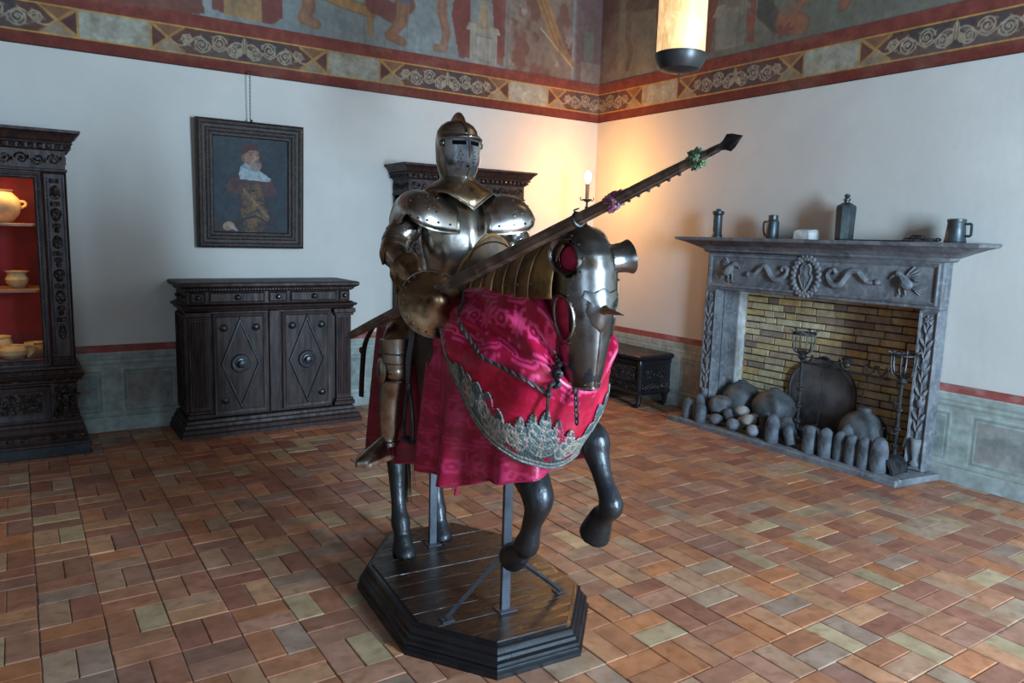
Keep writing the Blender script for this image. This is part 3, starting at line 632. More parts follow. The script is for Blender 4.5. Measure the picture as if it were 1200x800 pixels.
# ------------------------------------------------------------------ sideboard
def sideboard():
    root = thing('sideboard', 'low dark wooden sideboard with two diamond panelled doors below the portrait', 'cabinet', (-4.205, 0, 0))
    yf = -.55; H = .745; F = plane(0, yf, 0)
    mb = MB(); mb.stack(-H, H, yf, -.012, [(.085, 0), (.085, .035), (.07, .045), (.07, .075), (.05, .09), (.045, .115), (.03, .125), (.025, .15), (.0, .165)]); mb.build('base_moulding', M['dark_wood'], root)
    MB().box(-H+.01, H-.01, yf+.012, -.012, .165, 1.32).build('carcass', M['dark_wood'], root)
    mb = MB(); mb.stack(-H, H, yf, -.012, [(0, 1.115), (.02, 1.125), (.025, 1.14), (.045, 1.15), (.05, 1.168), (.02, 1.175), (.01, 1.185)]); mb.build('waist_moulding', M['dark_wood'], root)
    mb = MB(); mb.stack(-H, H, yf, -.012, [(0, 1.29), (.015, 1.3), (.02, 1.315), (.05, 1.33), (.06, 1.338), (.065, 1.345), (.065, 1.366), (.055, 1.375), (0, 1.376)]); tp = mb.build('top', M['dark_wood'], root)
    mb = MB()
    for i in range(60): x = -.76+i*1.52/59; mb.box(x-.008, x+.008, yf-.034, yf-.01, 1.306, 1.324)
    mb.build('dentil_band', M['dark_wood'], tp)
    x0 = -.745
    for u0, u1, lng in ((.03, .155, 0), (.19, .665, 1), (.705, .87, 0), (.905, 1.345, 1), (1.375, 1.475, 0)):
        mb = MB(); mb.box(x0+u0, x0+u1, 1.195, 1.285, 0, .006, 0, F); frame_rect(mb, x0+u0, x0+u1, 1.193, 1.287, .016, .014, F); dr = mb.build('drawer', M['dark_wood'], root)
        mb = MB(); knob(mb, x0+(u0+u1)/2, 1.24, .024 if not lng else .028, .045, F); mb.build('knob', M['black_wood'], dr)
    for s in (-1, 1):
        u = s*.665; mb = MB(); mb.box(u-.075, u+.075, .17, 1.118, -.012, .02, .003, F); pl = mb.build('pilaster', M['dark_wood'], root)
        mb = MB()
        for k in range(5): mb.tube([(u-.05+k*.025, yf-.02, .27), (u-.05+k*.025, yf-.02, 1.03)], .0095, 8)
        mb.build('fluting', M['dark_wood'], pl)
        mb = MB()
        for o, a, b_ in ((.03, .17, .21), (.018, .21, .235), (.02, 1.05, 1.075), (.034, 1.075, 1.118)): mb.box(u-.075-o, u+.075+o, yf-.022-o, yf-.005, a, b_, .005)
        mb.build('capital_and_base', M['dark_wood'], pl)
        # side of the case: framed carved panel
        Sd = plane(s*(H-.01), 0, 0, 'left' if s < 0 else 'right'); q0, q1 = (.06, .5) if s < 0 else (-.5, -.06)
        mb = MB(); frame_rect(mb, q0, q1, .2, 1.09, .05, .028, Sd); sp = mb.build('side_panel', M['dark_wood'], root)
        mb = MB(); mm = (q0+q1)/2
        for k in range(5): leaf(mb, mm, .32+k*.15, .14, .08, pi/2+(.5 if k % 2 else -.5), .02, Sd)
        for zz in (.35, .95): spiral(mb, mm, zz, .09, 1.5, 1, 0, .01, Sd)
        mb.build('carving', M['carved'], sp)
        for k in range(3 if s < 0 else 0):
            w_ = .11+k*.15; mb = MB(); knob(mb, w_, 1.24, .016, .03, Sd); mb.build('side_stud', M['black_wood'], root)
    mb = MB(); mb.box(-.045, .045, .17, 1.115, -.012, .016, .003, F); mb.build('centre_stile', M['dark_wood'], root)
    for s in (-1, 1):
        c = s*.305; u0, u1 = c-.235, c+.235; v0, v1 = .185, 1.10
        mb = MB(); mb.box(u0, u1, v0, v1, 0, .008, 0, F); frame_rect(mb, u0, u1, v0, v1, .045, .02, F)
        d = mb.build('door', M['dark_wood'], root)
        zc = (v0+v1)/2; dia = [(c, v0+.06, 0), (c+.165, zc, 0), (c, v1-.06, 0), (c-.165, zc, 0)]
        G = plane(0, yf-.006, 0); mb = MB()
        P_ = [Vector(p) for p in dia]; ce = Vector((c, zc, 0)); rs = []
        for t, h in ((1.06, 0), (1.06, .01), (1.02, .016), (.96, .016), (.93, .006), (.93, 0)): rs.append([tuple(ce+(p-ce)*t+Vector((0, 0, h))) for p in P_])
        mb.rings(rs, False, False, G); mb.build('diamond_moulding', M['black_wood'], d)
        mb = MB(); mb.lathe([(.085, 0), (.085, .012), (.075, .02), (.066, .02), (.06, .012), (.05, .012), (.045, .028), (.032, .03), (.028, .05), (.036, .06), (.03, .075), (.002, .08)], 24, G @ tr(c, zc, 0)); mb.build('boss', M['black_wood'], d)
        for a, b_ in ((-.14, v1-.13), (.14, v1-.13), (-.14, v0+.13), (.14, v0+.13)):
            if s < 0 and a > 0 and b_ < .5: continue
            if s > 0 and a < 0 and b_ < .5: continue
            mb = MB(); knob(mb, c+a, b_, .035, .045, G); mb.build('door_knob', M['black_wood'], d)
sideboard()
# ------------------------------------------------------------------ portrait
def portrait_fn(U, V):
    """U 0..1 left to right, V 0..1 bottom to top"""
    p = Paint(U.shape, (44, 56, 62)); p.put(smoothstep(.35, .65, fbm(U*3, V*3, 91)), (58, 70, 74), .7)
    x, y = U, V*1.31
    # robe and sleeves
    p.put(poly(x, y, [(.02, .02), (.06, .42), (.2, .72), (.34, .80), (.62, .80), (.84, .70), (.9, .45), (.80, .02)]), (58, 50, 52))
    p.put(ell(x, y, (.17, .42), .17, .26, .3), (52, 62, 72)); p.put(ell(x, y, (.85, .48), .11, .2, -.2), (46, 58, 68))
    p.put(poly(x, y, [(.22, .72), (.16, .56), (.36, .52), (.66, .52), (.84, .56), (.76, .74), (.5, .84)]), (96, 62, 60)); p.put(smoothstep(.5, .62, fbm(x*14, y*14, 7))*poly(x, y, [(.22, .72), (.16, .56), (.84, .56), (.76, .74)]), (70, 48, 56), .7)
    st = poly(x, y, [(.42, .02), (.34, .40), (.40, .62), (.60, .70), (.74, .22), (.62, .02)])
    p.put(st, (112, 84, 56)); p.put(st*smoothstep(.5, .6, fbm(x*22, y*22, 17)), (58, 44, 48), .8); p.put(st*soft(np.abs(lines(x, y, [(.40, .6), (.55, .42), (.72, .24)])), .02), (150, 128, 96), .7)
    for i in range(9): p.put(st*soft(np.abs(np.hypot(x-.48-.05*(i % 3), y-.12-.06*i)-.025), .008), (150, 116, 72), .8)
    # collar, head, beard, cap
    p.put(poly(x, y, [(.34, .80), (.36, .90), (.42, .96), (.56, .90), (.76, .76), (.74, .72), (.52, .73), (.36, .74)]), (178, 196, 198))
    p.put(poly(x, y, [(.36, .9), (.42, .97), (.6, .86), (.56, .84)]), (130, 150, 156), .7)
    p.put(ell(x, y, (.50, 1.06), .105, .135, -.1), (166, 128, 108)); p.put(ell(x, y, (.57, 1.03), .035, .07, 0), (182, 142, 120), .6)
    p.put(ell(x, y, (.56, .93), .075, .075, -.3), (158, 140, 130)); p.put(ell(x, y, (.59, .985), .05, .018, 0), (120, 92, 82), .8)
    for e in (.50, .59): p.put(ell(x, y, (e, 1.075), .018, .009, 0), (52, 40, 40)); p.put(soft(np.abs(lines(x, y, [(e-.03, 1.10), (e+.025, 1.105)])), .006), (88, 66, 58))
    p.put(soft(lines(x, y, [(.57, 1.07), (.59, 1.01), (.57, 1.005)]), .007), (128, 88, 74), .7)
    p.put(poly(x, y, [(.385, 1.06), (.37, 1.16), (.44, 1.21), (.56, 1.20), (.62, 1.14), (.60, 1.125), (.48, 1.13), (.42, 1.08)]), (88, 48, 44))
    p.put(ell(x, y, (.395, 1.02), .02, .05), (140, 100, 86))
    # hand on a sword hilt
    p.put(soft(lines(x, y, [(.22, .06), (.40, .20), (.55, .25), (.86, .06)]), .012), (34, 40, 48)); p.put(soft(lines(x, y, [(.44, .25), (.58, .33)]), .014), (70, 66, 60))
    p.put(ell(x, y, (.20, .10), .075, .06, .3), (168, 142, 120))
    for i in range(4): p.put(soft(lines(x, y, [(.19+.025*i, .13-.01*i), (.25+.02*i, .06-.008*i)]), .010), (184, 158, 134)); 
    p.c *= (.82+.34*fbm(x*30, y*30, 3))[..., None]
    return p.c
def portrait():
    W, Hh = .98, 1.168
    root = thing('portrait_painting', 'framed oil portrait of a bearded person in a cap and white collar', 'painting', (-4.26, -.055, 1.667)); root.rotation_euler = (radians(2.2), 0, 0)
    F = plane(0, 0, 0); mb = MB()
    frame_rect(mb, -W/2, W/2, 0, Hh, .15, .05, F, ((0, -.9), (0, .55), (.06, .85), (.14, 1), (.24, .9), (.34, .5), (.5, .42), (.6, .6), (.7, .55), (.82, .3), (.93, .32), (1, .05), (1, -.5)))
    fr = mb.build('frame', M['gilt_frame'], root)
    mb = MB(); a, b_ = W/2-.108, .108
    for p, q in (((-a, b_), (a, b_)), ((-a, Hh-b_), (a, Hh-b_)), ((-a, b_), (-a, Hh-b_)), ((a, b_), (a, Hh-b_))): bead_row(mb, (p[0], -.026, p[1]), (q[0], -.026, q[1]), .009, .022)
    mb.build('bead_strip', M['gilt_frame'], fr)
    nu, nv = 120, 158; U, V = np.meshgrid(np.linspace(0, 1, nu), np.linspace(0, 1, nv)); rgb = lin(np.clip(portrait_fn(U, V), 0, 255))
    co = np.stack([(U-.5)*(W-.27), np.full_like(U, .0), .135+V*(Hh-.27)], -1)
    grid_mesh('canvas', co, rgb, M['canvas'], root)
    mb = MB(); mb.box(-.2, .2, .01, .02, .2, Hh-.2); mb.build('stretcher', M['dark_wood'], root)
    mb = MB(); n = 26
    for i in range(n):
        z = Hh+.02+i*.0165
        y0 = .02
        mb.tube([(.0065*cos(t)*(1 if i % 2 else .2), y0+.0065*cos(t)*(.2 if i % 2 else 1), z+.011*sin(t)) for t in [k*pi/4 for k in range(8)]], .0022, 4, closed=True)
    mb.ball((0, .03, Hh+.45), .012, 8, 5); mb.ball((0, -.02, Hh+.008), .014, 8, 5); mb.build('hanging_chain', M['iron'], root)
portrait()
# ------------------------------------------------------------------ carved chest by the right wall
def chest():
    root = thing('carved_chest', 'low black carved chest on claw feet against the wall beside the fireplace', 'chest', (-.275, -.93, 0), -pi/2)
    # local: x along the wall (right end = +x towards the fireplace), front at -y
    hw = .575; yf = -.225; yb = .255; F = plane(0, yf, 0); R_ = plane(hw, 0, 0, 'right')
    mb = MB(); mb.stack(-hw, hw, yf, yb, [(-.03, .13), (.0, .14), (.012, .16), (.0, .18), (-.012, .2), (.0, .22), (.0, .26), (-.006, .27), (-.006, .47), (.004, .48), (.004, .51), (.012, .52), (.0, .535)]); body = mb.build('body', M['black_wood'], root)
    mb = MB(); mb.box(-hw+.05, hw-.05, .285, .455, 0, .004, 0, F); scroll_row(mb, -hw+.07, hw-.07, .37, .15, F, .009); scroll_row(mb, yf+.05, yb-.05, .37, .15, R_, .009)
    mb.build('scroll_carving', M['carved'], body)
    mb = MB(); n = 34
    for i in range(n): x = -hw+.03+i*(2*hw-.06)/(n-1); leaf(mb, x, .262, .075, .03, -pi/2, .022, F)
    for i in range(14): y = yf+.03+i*(yb-yf-.06)/13; leaf(mb, y, .262, .075, .03, -pi/2, .022, R_)
    mb.build('gadroon_band', M['carved'], body)
    for u in (-hw, hw):
        mb = MB(); mb.lathe([(.03, .2), (.032, .46), (.038, .5), (.03, .53)], 10, tr(u*.985, yf+.012, 0)); mb.build('corner_post', M['black_wood'], root)
    mb = MB(); mb.stack(-hw, hw, yf, yb, [(.02, .535), (.035, .545), (.04, .56), (.04, .575), (.025, .59), (.0, .594)]); mb.build('lid', M['black_wood'], root)
    mb = MB(); mb.box(hw-.15, hw-.06, .44, .462, .004, .012, .003, F); mb.build('brass_label', material('old_brass', L3(150, 100, 50), .4, .9), root)
    for x in (-hw+.05, hw-.03):
        for y in (yf+.03, yb-.05):
            mb = MB(); mb.tube([(x, y+.01, .16), (x, y, .11), (x, y+.006, .06), (x, y-.004, .02)], [.045, .036, .026, .03], 10)
            for k in range(4): mb.tube([(x-.03+k*.02, y-.005, .035), (x-.033+k*.022, y-.035, .026), (x-.034+k*.023, y-.048, .004)], [.012, .011, .006], 6)
            mb.build('claw_foot', M['black_wood'], root)
chest()
# ------------------------------------------------------------------ candle-shaped floor lamp in the corner
def floor_lamp():
    root = thing('floor_lamp', 'slim iron floor lamp with a lit candle bulb in the room corner', 'lamp', (-.62, -.615, 0))
    mb = MB()
    for k in range(3):
        a = k*2*pi/3+.5; mb.tube(catmull([(0, 0, .2), (.05*cos(a), .05*sin(a), .14), (.13*cos(a), .13*sin(a), .06), (.19*cos(a), .19*sin(a), .012)], 4), .011, 7)
    mb.build('tripod_base', M['iron'], root)
    mb = MB(); mb.tube([(0, 0, .12), (0, 0, 2.28)], .012, 8)
    for z in (.4, 1.2, 2.0, 2.2): mb.ball((0, 0, z), (.024, .024, .018), 10, 6)
    mb.build('stem', M['iron'], root)
    mb = MB(); mb.lathe([(.012, 2.26), (.05, 2.28), (.062, 2.295), (.058, 2.298), (.02, 2.288)], 14)
    for s in (-1, 1): mb.tube(catmull([(s*.05, 0, 2.285), (s*.085, 0, 2.28), (s*.1, 0, 2.3), (s*.09, 0, 2.315)], 4), .006, 6)
    mb.build('drip_pan', M['iron'], root)
    MB().lathe([(.02, 2.29), (.022, 2.3), (.022, 2.47), (.016, 2.475)], 12).build('candle_sleeve', material('candle_sleeve', L3(120, 96, 70), .6), root)
    mb = MB(); mb.lathe([(.012, 2.475), (.03, 2.51), (.04, 2.545), (.034, 2.58), (.018, 2.605), (.003, 2.615)], 16)
    mb.build('bulb', material('lit_bulb', (1, .8, .5), .3, emit=(1, .78, .42), estr=40), root)
    point_light('bulb_light', (0, 0, 2.55), 330, WARM, .045, root)
floor_lamp()
# ------------------------------------------------------------------ hanging alabaster lamp
def hanging_lamp():
    root = thing('pendant_lamp', 'glowing cylindrical alabaster lamp with a dark metal bowl, hanging from the ceiling', 'lamp', (-2.983, -4.306, 2.79))
    m = material('lit_alabaster', L3(230, 190, 130), .5, col2=L3(200, 150, 90), nscale=6)
    p = m.node_tree.nodes['Principled BSDF']; nz = m.node_tree.nodes.new('ShaderNodeTexNoise'); nz.inputs['Scale'].default_value = 7; nz.inputs['Distortion'].default_value = 1.2
    cr_ = m.node_tree.nodes.new('ShaderNodeValToRGB'); cr_.color_ramp.elements[0].position = .3; cr_.color_ramp.elements[0].color = (.50, .27, .10, 1); cr_.color_ramp.elements[1].position = .75; cr_.color_ramp.elements[1].color = (1, .70, .36, 1)
    m.node_tree.links.new(nz.outputs[0], cr_.inputs[0]); m.node_tree.links.new(cr_.outputs[0], p.inputs['Emission Color']); p.inputs['Emission Strength'].default_value = .85
    MB().lathe([(.132, .10), (.134, .105), (.134, .80), (.132, .805)], 40).build('alabaster_shade', m, root)
    mb = MB(); mb.lathe([(.004, .0), (.06, .004), (.11, .02), (.134, .055), (.142, .09), (.142, .104), (.136, .106)], 32); mb.tube([(0, 0, .01), (0, 0, -.045)], .004, 6); mb.build('metal_bowl', material('dark_lamp_metal', L3(70, 68, 66), .4, .7), root)
    MB().lathe([(.142, .79), (.142, .82), (.08, .87), (.02, .89)], 32).build('top_cap', M['iron'], root)
    MB().tube([(0, 0, .88), (0, 0, 5.4-2.79)], .006, 6).build('cable', M['iron'], root)
hanging_lamp()
# ------------------------------------------------------------------ fireplace
FZ = .05                                   # top of the hearth slab
def fireplace():
    root = thing('stone_fireplace', 'large grey stone fireplace with carved lintel, brick back and deep mantel shelf', 'fireplace', (0, -3.25, 0))
    Y = lambda y: y+3.25
    yo0, yi0, yi1, yo1 = Y(-4.45), Y(-4.29), Y(-2.20), Y(-2.05); xf = -.13
    mb = MB(); mb.rings([[(-.55+e, Y(-4.46)+e, z), (-.02, Y(-4.53), z), (-.02, Y(-2.0), z), (-.55+e, Y(-2.0)-e, z)] for z, e in ((0, 0), (FZ-.012, 0), (FZ, .012))]); mb.box(-.03, .36, yi0+.003, yi1-.003, -.004, FZ)
    mb.build('hearth_slab', M['stone'], root)
    Fp = Matrix(((0, 0, -1, xf), (-1, 0, 0, 0), (0, 1, 0, 0), (0, 0, 0, 1)))      # u = -y, v = z, w = out of the front
    for k, (a, b_) in enumerate(((yi1, yo1), (yo0, yi0))):
        mb = MB(); mb.box(xf, -.003, a, b_, FZ, 1.37, .008); frame_rect(mb, -b_+.006, -a-.006, FZ+.01, 1.36, .022, .016, Fp)
        jm = mb.build('jamb', M['stone'], root)
        c = -(a+b_)/2; mb = MB()
        # foliage climbing out of a vase
        mb.lathe([(.035, 0), (.04, .02), (.018, .05), (.03, .1), (.045, .17), (.05, .22), (.04, .23)], 12, Matrix.Translation((xf, -c, FZ+.04)))
        mb.tube([(c, .3, .004), (c+.008, .6, .006), (c-.008, .9, .006), (c, 1.3, .004)], .009, 6, Fp)
        for i in range(9):
            z = .36+i*.1; ln = .105
            for s in (-1, 1): leaf(mb, c, z, ln, .042, pi/2-s*(.62 if i % 2 else .35), .022, Fp)
            if i % 2: spiral(mb, c+.028, z+.03, .026, 1.2, 1, 0, .006, Fp, 10); spiral(mb, c-.028, z+.03, .026, 1.2, -1, pi, .006, Fp, 10)
            if i in (2, 5): mb.ball((xf-.008, -c, z+.05), (.018, .032, .04), 10, 6)
        for a2 in range(7): leaf(mb, c, 1.285, .045, .026, a2*2*pi/7, .018, Fp)
        mb.build('foliage_relief', M['stone'], jm)
    mb = MB(); mb.box(xf, -.003, yo0, yo1, 1.37, 1.75, .008); mb.box(-.01, .36, yi0, yi1, 1.37, 1.49); frame_rect(mb, -yo1+.03, -yo0-.03, 1.40, 1.735, .035, .022, Fp)
    mb.stack(0, 1, 0, 1, [(0, 0), (0, 0.0001)], m=Matrix.Scale(.001, 4) @ tr(0, 0, 0)) if False else None
    ln = mb.build('lintel', M['stone'], root)
    yy = lambda y: -Y(-2.18+(y+2.337)*(2.13/2.065))      # measured y on the face -> u
    # crest: shield inside a leafy wreath
    cu_ = yy(-3.357); cz = 1.566; mb = MB(); sh = [(-.06, .085), (-.035, .12), (0, .105), (.035, .12), (.06, .085), (.05, .03), (.078, 0), (.055, -.06), (.02, -.13), (0, -.15), (-.02, -.13), (-.055, -.06), (-.078, 0), (-.05, .03)]
    mb.rings([[(cu_+x*q, cz+y*q, h) for x, y in sh] for q, h in ((1, 0), (1, .022), (.86, .03), (.8, .02), (.0, .03))], False, False, Fp); mb.tube([(cu_, cz+.09, .024), (cu_, cz-.13, .024)], .004, 5, Fp)
    mb.build('shield_relief', M['stone'], ln)
    mb = MB()
    for i in range(44):
        a = i*2*pi/44; r = 1+(.1 if i % 2 else -.04); mb.ball((xf-.012, -(cu_+.128*r*cos(a)), cz+.165*r*sin(a)), (.02, .022, .022), 7, 5)
    for i in range(22): a = i*2*pi/22; leaf(mb, cu_+.105*cos(a), cz+.14*sin(a), .06, .035, a+.7, .03, Fp)
    mb.build('wreath_relief', M['stone'], ln)
    for pts, hd in (([(-2.726, 1.547), (-2.80, 1.555), (-2.85, 1.60), (-2.909, 1.635), (-2.95, 1.60), (-2.987, 1.545), (-3.04, 1.515), (-3.10, 1.531), (-3.15, 1.57), (-3.16, 1.62), (-3.11, 1.635), (-3.10, 1.60)], 0),
                    ([(-4.02, 1.557), (-3.94, 1.552), (-3.89, 1.59), (-3.84, 1.635), (-3.775, 1.63), (-3.73, 1.57), (-3.684, 1.513), (-3.62, 1.51), (-3.575, 1.56), (-3.57, 1.61), (-3.62, 1.645), (-3.65, 1.61)], 1)):
        pp = catmull([(yy(y), z, .01) for y, z in pts], 5); n = len(pp)
        mb = MB(); mb.tube(pp, [.012+.018*sin(min(1, (i+3)/n*1.2)*pi*.85) for i in range(n)], 8, Fp, up=(0, 0, 1)); h = pp[0]
        d = 1 if hd else -1
        mb.ball((xf-.014, -h.x, h.y), (.022, .034, .024), 10, 6); mb.tube([(h.x, h.y, .012), (h.x+d*.05, h.y-.012, .01)], [.016, .006], 6, Fp)
        mb.build('serpent_relief', M['stone'], ln)
    for c, d in ((-2.49, 1), (-4.26, -1)):       # eagles, heads turned to the crest
        mb = MB(); u = yy(c); z = 1.585; m2 = Fp @ tr(u, z, .0) @ Matrix.Diagonal((d, 1, 1, 1))
        mb.tube(catmull([(-.05, -.05, .01), (0, -.02, .018), (.04, .03, .018), (.075, .055, .014), (.105, .035, .01)], 4), [.02, .034, .042, .045, .046, .044, .04, .034, .028, .026, .025, .026, .026, .024, .02, .016, .014], 9, m2)
        mb.tube([(.1, .04, .014), (.135, .02, .012), (.138, .005, .01)], [.014, .008, .003], 6, m2)
        for i in range(6): leaf(mb, .02-.01*i, .02, .15-.012*i, .03, pi-.95+.24*i, .024, m2)
        for i in range(4): leaf(mb, -.04, -.04, .11, .028, pi+.1+.22*i, .018, m2)
        for k in (0, .05):
            mb.tube([(-.01+k, -.03, .014), (.005+k, -.08, .012), (-.005+k, -.115, .012)], [.014, .009, .007], 6, m2)
            for t in (-.5, 0, .5): mb.tube([(-.005+k, -.113, .012), (.02+k+.01*t, -.125+.02*t, .01)], [.006, .003], 5, m2)
        mb.build('eagle_relief', M['stone'], ln)
    # mantel shelf: stepped cornice
    mb = MB(); rs = []
    for o, z in ((.0, 1.745), (.02, 1.752), (.03, 1.765), (.03, 1.778), (.07, 1.80), (.11, 1.825), (.12, 1.828), (.16, 1.85), (.20, 1.866), (.215, 1.868), (.225, 1.89), (.215, 1.899), (0, 1.9)):
        rs.append([(-.003, yo1+o*1.25, z), (xf-o, yo1+o*1.25, z), (xf-o, yo0-o*1.5, z), (-.003, yo0-o*1.5, z)])
    mb.rings(rs); mb.build('mantel_shelf', M['stone'], root)
    # fire box lining and brick back
    for a, b_ in ((yi1, yi1+.09), (yi0-.09, yi0)): MB().box(-.02, .45, a, b_, -.02, 1.40).build('side_lining', M['stone'], root, smooth=0)
    back = MB().box(.325, .45, yi0-.08, yi1+.08, -.02, 1.5).build('fire_back_wall', M['fire_mortar'], root, smooth=0)
    MB().box(.20, .33, yi1-.028, yi1-.0005, FZ, 1.37, .004).build('plaster_edge', M['white_stone'], root)
    r = random.Random(9); z = FZ+.004; row = 0
    PB = [(226, 206, 160), (218, 190, 134), (232, 216, 174), (212, 186, 140), (206, 182, 150), (192, 166, 140), (222, 186, 126), (206, 184, 152), (160, 138, 122), (220, 202, 164)]
    while z < 1.37:
        h = .070+r.uniform(-.005, .005); y = yi0-.02*r.random()
        if row % 2: y -= .1
        while y < yi1:
            w = r.choice((.24, .26, .28, .22, .13, .30)); a, b_ = max(y, yi0), min(y+w-.01, yi1)
            if b_-a > .03:
                mb = MB(); c = r.choice(PB); f = r.uniform(.85, 1.08); mb.col = tuple(float(v)*f for v in lin(c))
                j = lambda: r.uniform(-.003, .003)
                mb.box(.312+r.uniform(-.004, .004), .33, a+j(), b_+j(), z+j(), z+h-.012+j(), .004); mb.build('brick', M['brick_fire'], back, smooth=0)
            y += w
        z += h; row += 1
fireplace()
# ------------------------------------------------------------------ things in the hearth
def stone_block(label, x, y, h, w, d, lean=(0, 0), rz=0., tint=(1, 1, 1), z=None, grp='upright rounded stones along the hearth edge', name='rounded_stone'):
    """upright block with a rounded top, like a worn loaf"""
    r = random.Random(int(abs(x*977+y*1313)*10)); mb = MB(); mb.col = tint; rs = []
    for t in (0, .04, .3, .6, .75, .86, .94, .985, 1.0):
        q = 1 if t < .6 else max(.05, sqrt(max(0, 1-((t-.6)/.4)**2)))
        q *= .94 if t == 0 else 1
        rs.append([((w/2*q)*(abs(cos(a))**.75)*(1 if cos(a) > 0 else -1)*(1+r.uniform(-.04, .04)), (d/2*q)*(abs(sin(a))**.75)*(1 if sin(a) > 0 else -1)*(1+r.uniform(-.04, .04)), h*t) for a in [k*2*pi/14 for k in range(14)]])
    mb.rings(rs)
    o = mb.build(name, M['cobble'], smooth=60); tag(o, label, 'stone', grp)
    o.location = (x, y, FZ if z is None else z); o.rotation_euler = (lean[0], lean[1], rz); return o
def boulder(label, x, y, z, r, tint, grp='round stones heaped on the hearth', sq=(1, 1, .85), seed=1):
    q = random.Random(seed); mb = MB(); mb.col = tint; rs = []
    for i in range(9):
        t = max(.05, min(pi-.05, pi*i/8)); rs.append([(r*sq[0]*sin(t)*cos(a)*(1+q.uniform(-.07, .07)), r*sq[1]*sin(t)*sin(a)*(1+q.uniform(-.07, .07)), -r*sq[2]*cos(t)+r*sq[2]) for a in [k*2*pi/12 for k in range(12)]])
    mb.rings(rs); o = mb.build('round_stone', M['cobble'], smooth=60); tag(o, label, 'stone', grp); o.location = (x, y, z); return o
G1 = (.95, 1, 1.05)
for lab, x, y, h, w in (
    ('leftmost upright rounded stone, at the left end of the hearth edge', -.46, -2.20, .21, .10),
    ('second upright rounded stone from the left end of the hearth edge', -.485, -2.40, .20, .10),
    ('upright rounded stone behind the second one at the left hearth end', -.34, -2.25, .25, .10),
    ('tall upright rounded stone at the middle of the hearth, right of the white round stones', -.455, -3.24, .265, .115),
    ('dark upright rounded stone just left of the tall middle one', -.36, -3.09, .25, .11),
    ('sixth upright rounded stone counting from the iron arch at the right', -.44, -3.62, .24, .115),
    ('fifth upright rounded stone counting from the iron arch at the right', -.43, -3.765, .255, .115),
    ('fourth upright rounded stone counting from the iron arch at the right', -.40, -3.885, .25, .105),
    ('third upright rounded stone counting from the iron arch at the right', -.42, -4.005, .25, .11),
    ('second upright rounded stone counting from the iron arch at the right', -.43, -4.125, .26, .11),
    ('upright rounded stone standing right against the iron arch', -.43, -4.245, .29, .125)):
    stone_block(lab, x, y, h, w, w*1.05, tint=(G1 if 'dark' not in lab else (.5, .5, .52)))
stone_block('short stone leaning sideways among the upright hearth stones', -.43, -3.44, .18, .1, .1, lean=(radians(-22), 0), tint=G1, z=FZ+.02)
stone_block('small upright stone in the second row, behind the fourth from the iron arch', -.24, -3.84, .28, .11, .1, tint=(.9, .92, .95))
o = stone_block('broad flat-topped rock fragment lying at the left jamb', -.22, -2.42, .15, .26, .22, tint=(1.1, 1.08, 1.05), rz=.5, z=FZ+.10, grp='round stones heaped on the hearth', name='rock_fragment')
for i, (lab, px, py, pz, r, tint) in enumerate((
    ('grey round stone at the front left of the heap', -.42, -2.545, FZ, .068, (1.05, 1.05, 1.05)),
    ('grey round stone under the broad rock fragment, at the left jamb', -.20, -2.36, FZ, .062, (.8, .8, .82)),
    ('small angular grey stone in the middle of the left heap', -.30, -2.60, FZ+.04, .055, (.85, .87, .9)),
    ('pale round stone at the top of the left heap', -.27, -2.74, FZ+.11, .066, (3.2, 2.9, 2.4)),
    ('round grey stone at the front of the heap, below the pale ones', -.45, -2.78, FZ, .062, (1.25, 1.25, 1.25)),
    ('whitish stone between the two pale round ones', -.30, -2.79, FZ, .06, (2.4, 2.3, 2.2)),
    ('largest pale round stone of the heap', -.37, -2.91, FZ+.06, .072, (3.4, 3.2, 2.8)),
    ('light grey round stone lowest at the right of the heap', -.46, -3.03, FZ, .06, (2.0, 2.0, 2.0)),
    ('grey stone wedged under the largest pale stone', -.33, -2.93, FZ, .04, (.7, .7, .7)),
    ('dark round stone at the back of the heap, before the jars', -.17, -2.80, FZ+.02, .075, (.55, .54, .54)),
    ('dark lump of stone between the heap and the second jar', -.2, -3.0, FZ+.02, .08, (.5, .48, .47)),
    ('blue-grey round stone behind the tall middle stone', -.24, -3.24, FZ, .1, (.85, .9, .95)),
    ('broken pale stone at the foot of the left andiron', -.15, -3.42, FZ, .10, (1.1, 1.12, 1.15)),
    ('brownish round stone behind the upright row, left of the right-hand jar', -.2, -3.66, FZ, .085, (.9, .7, .55)))):
    boulder(lab, px, py, pz, r, tint, seed=i+3, sq=(1, 1.1, .8+.15*(i % 3)))
def big_jar(label, x, y, r, h, cap, rz=0):
    t = thing('storage_jar', label, 'jar', (x, y, FZ), rz)
    MB().lathe([(r*.45, 0), (r*.6, .01), (r*.9, h*.28), (r, h*.5), (r*.93, h*.68), (r*.68, h*.86), (r*.35, h*.96), (r*.22, h), (r*.22, h*1.03), (r*.1, h*1.03)], 26).build('body', M['cobble_plain'], t)
    if cap: MB().lathe([(r*.30, h*.98), (r*.31, h*1.02), (r*.26, h*1.07), (r*.2, h*1.08), (r*.05, h*1.08)], 16).build('lid', M['cobble_plain'], t)
    return t
M['cobble_plain'] = material('grey_pottery', L3(92, 94, 94), .6, col2=L3(58, 60, 60), nscale=8, bump=.4, bscale=25, bdist=.008)
big_jar('big round grey jar at the left side of the fire box', .06, -2.45, .20, .38, False)
big_jar('second big round grey jar, in front of the pale brick back', .06, -2.85, .215, .37, False)
big_jar('grey jar with a collar under the hanging wire at the right of the hearth', .02, -3.82, .20, .37, True)
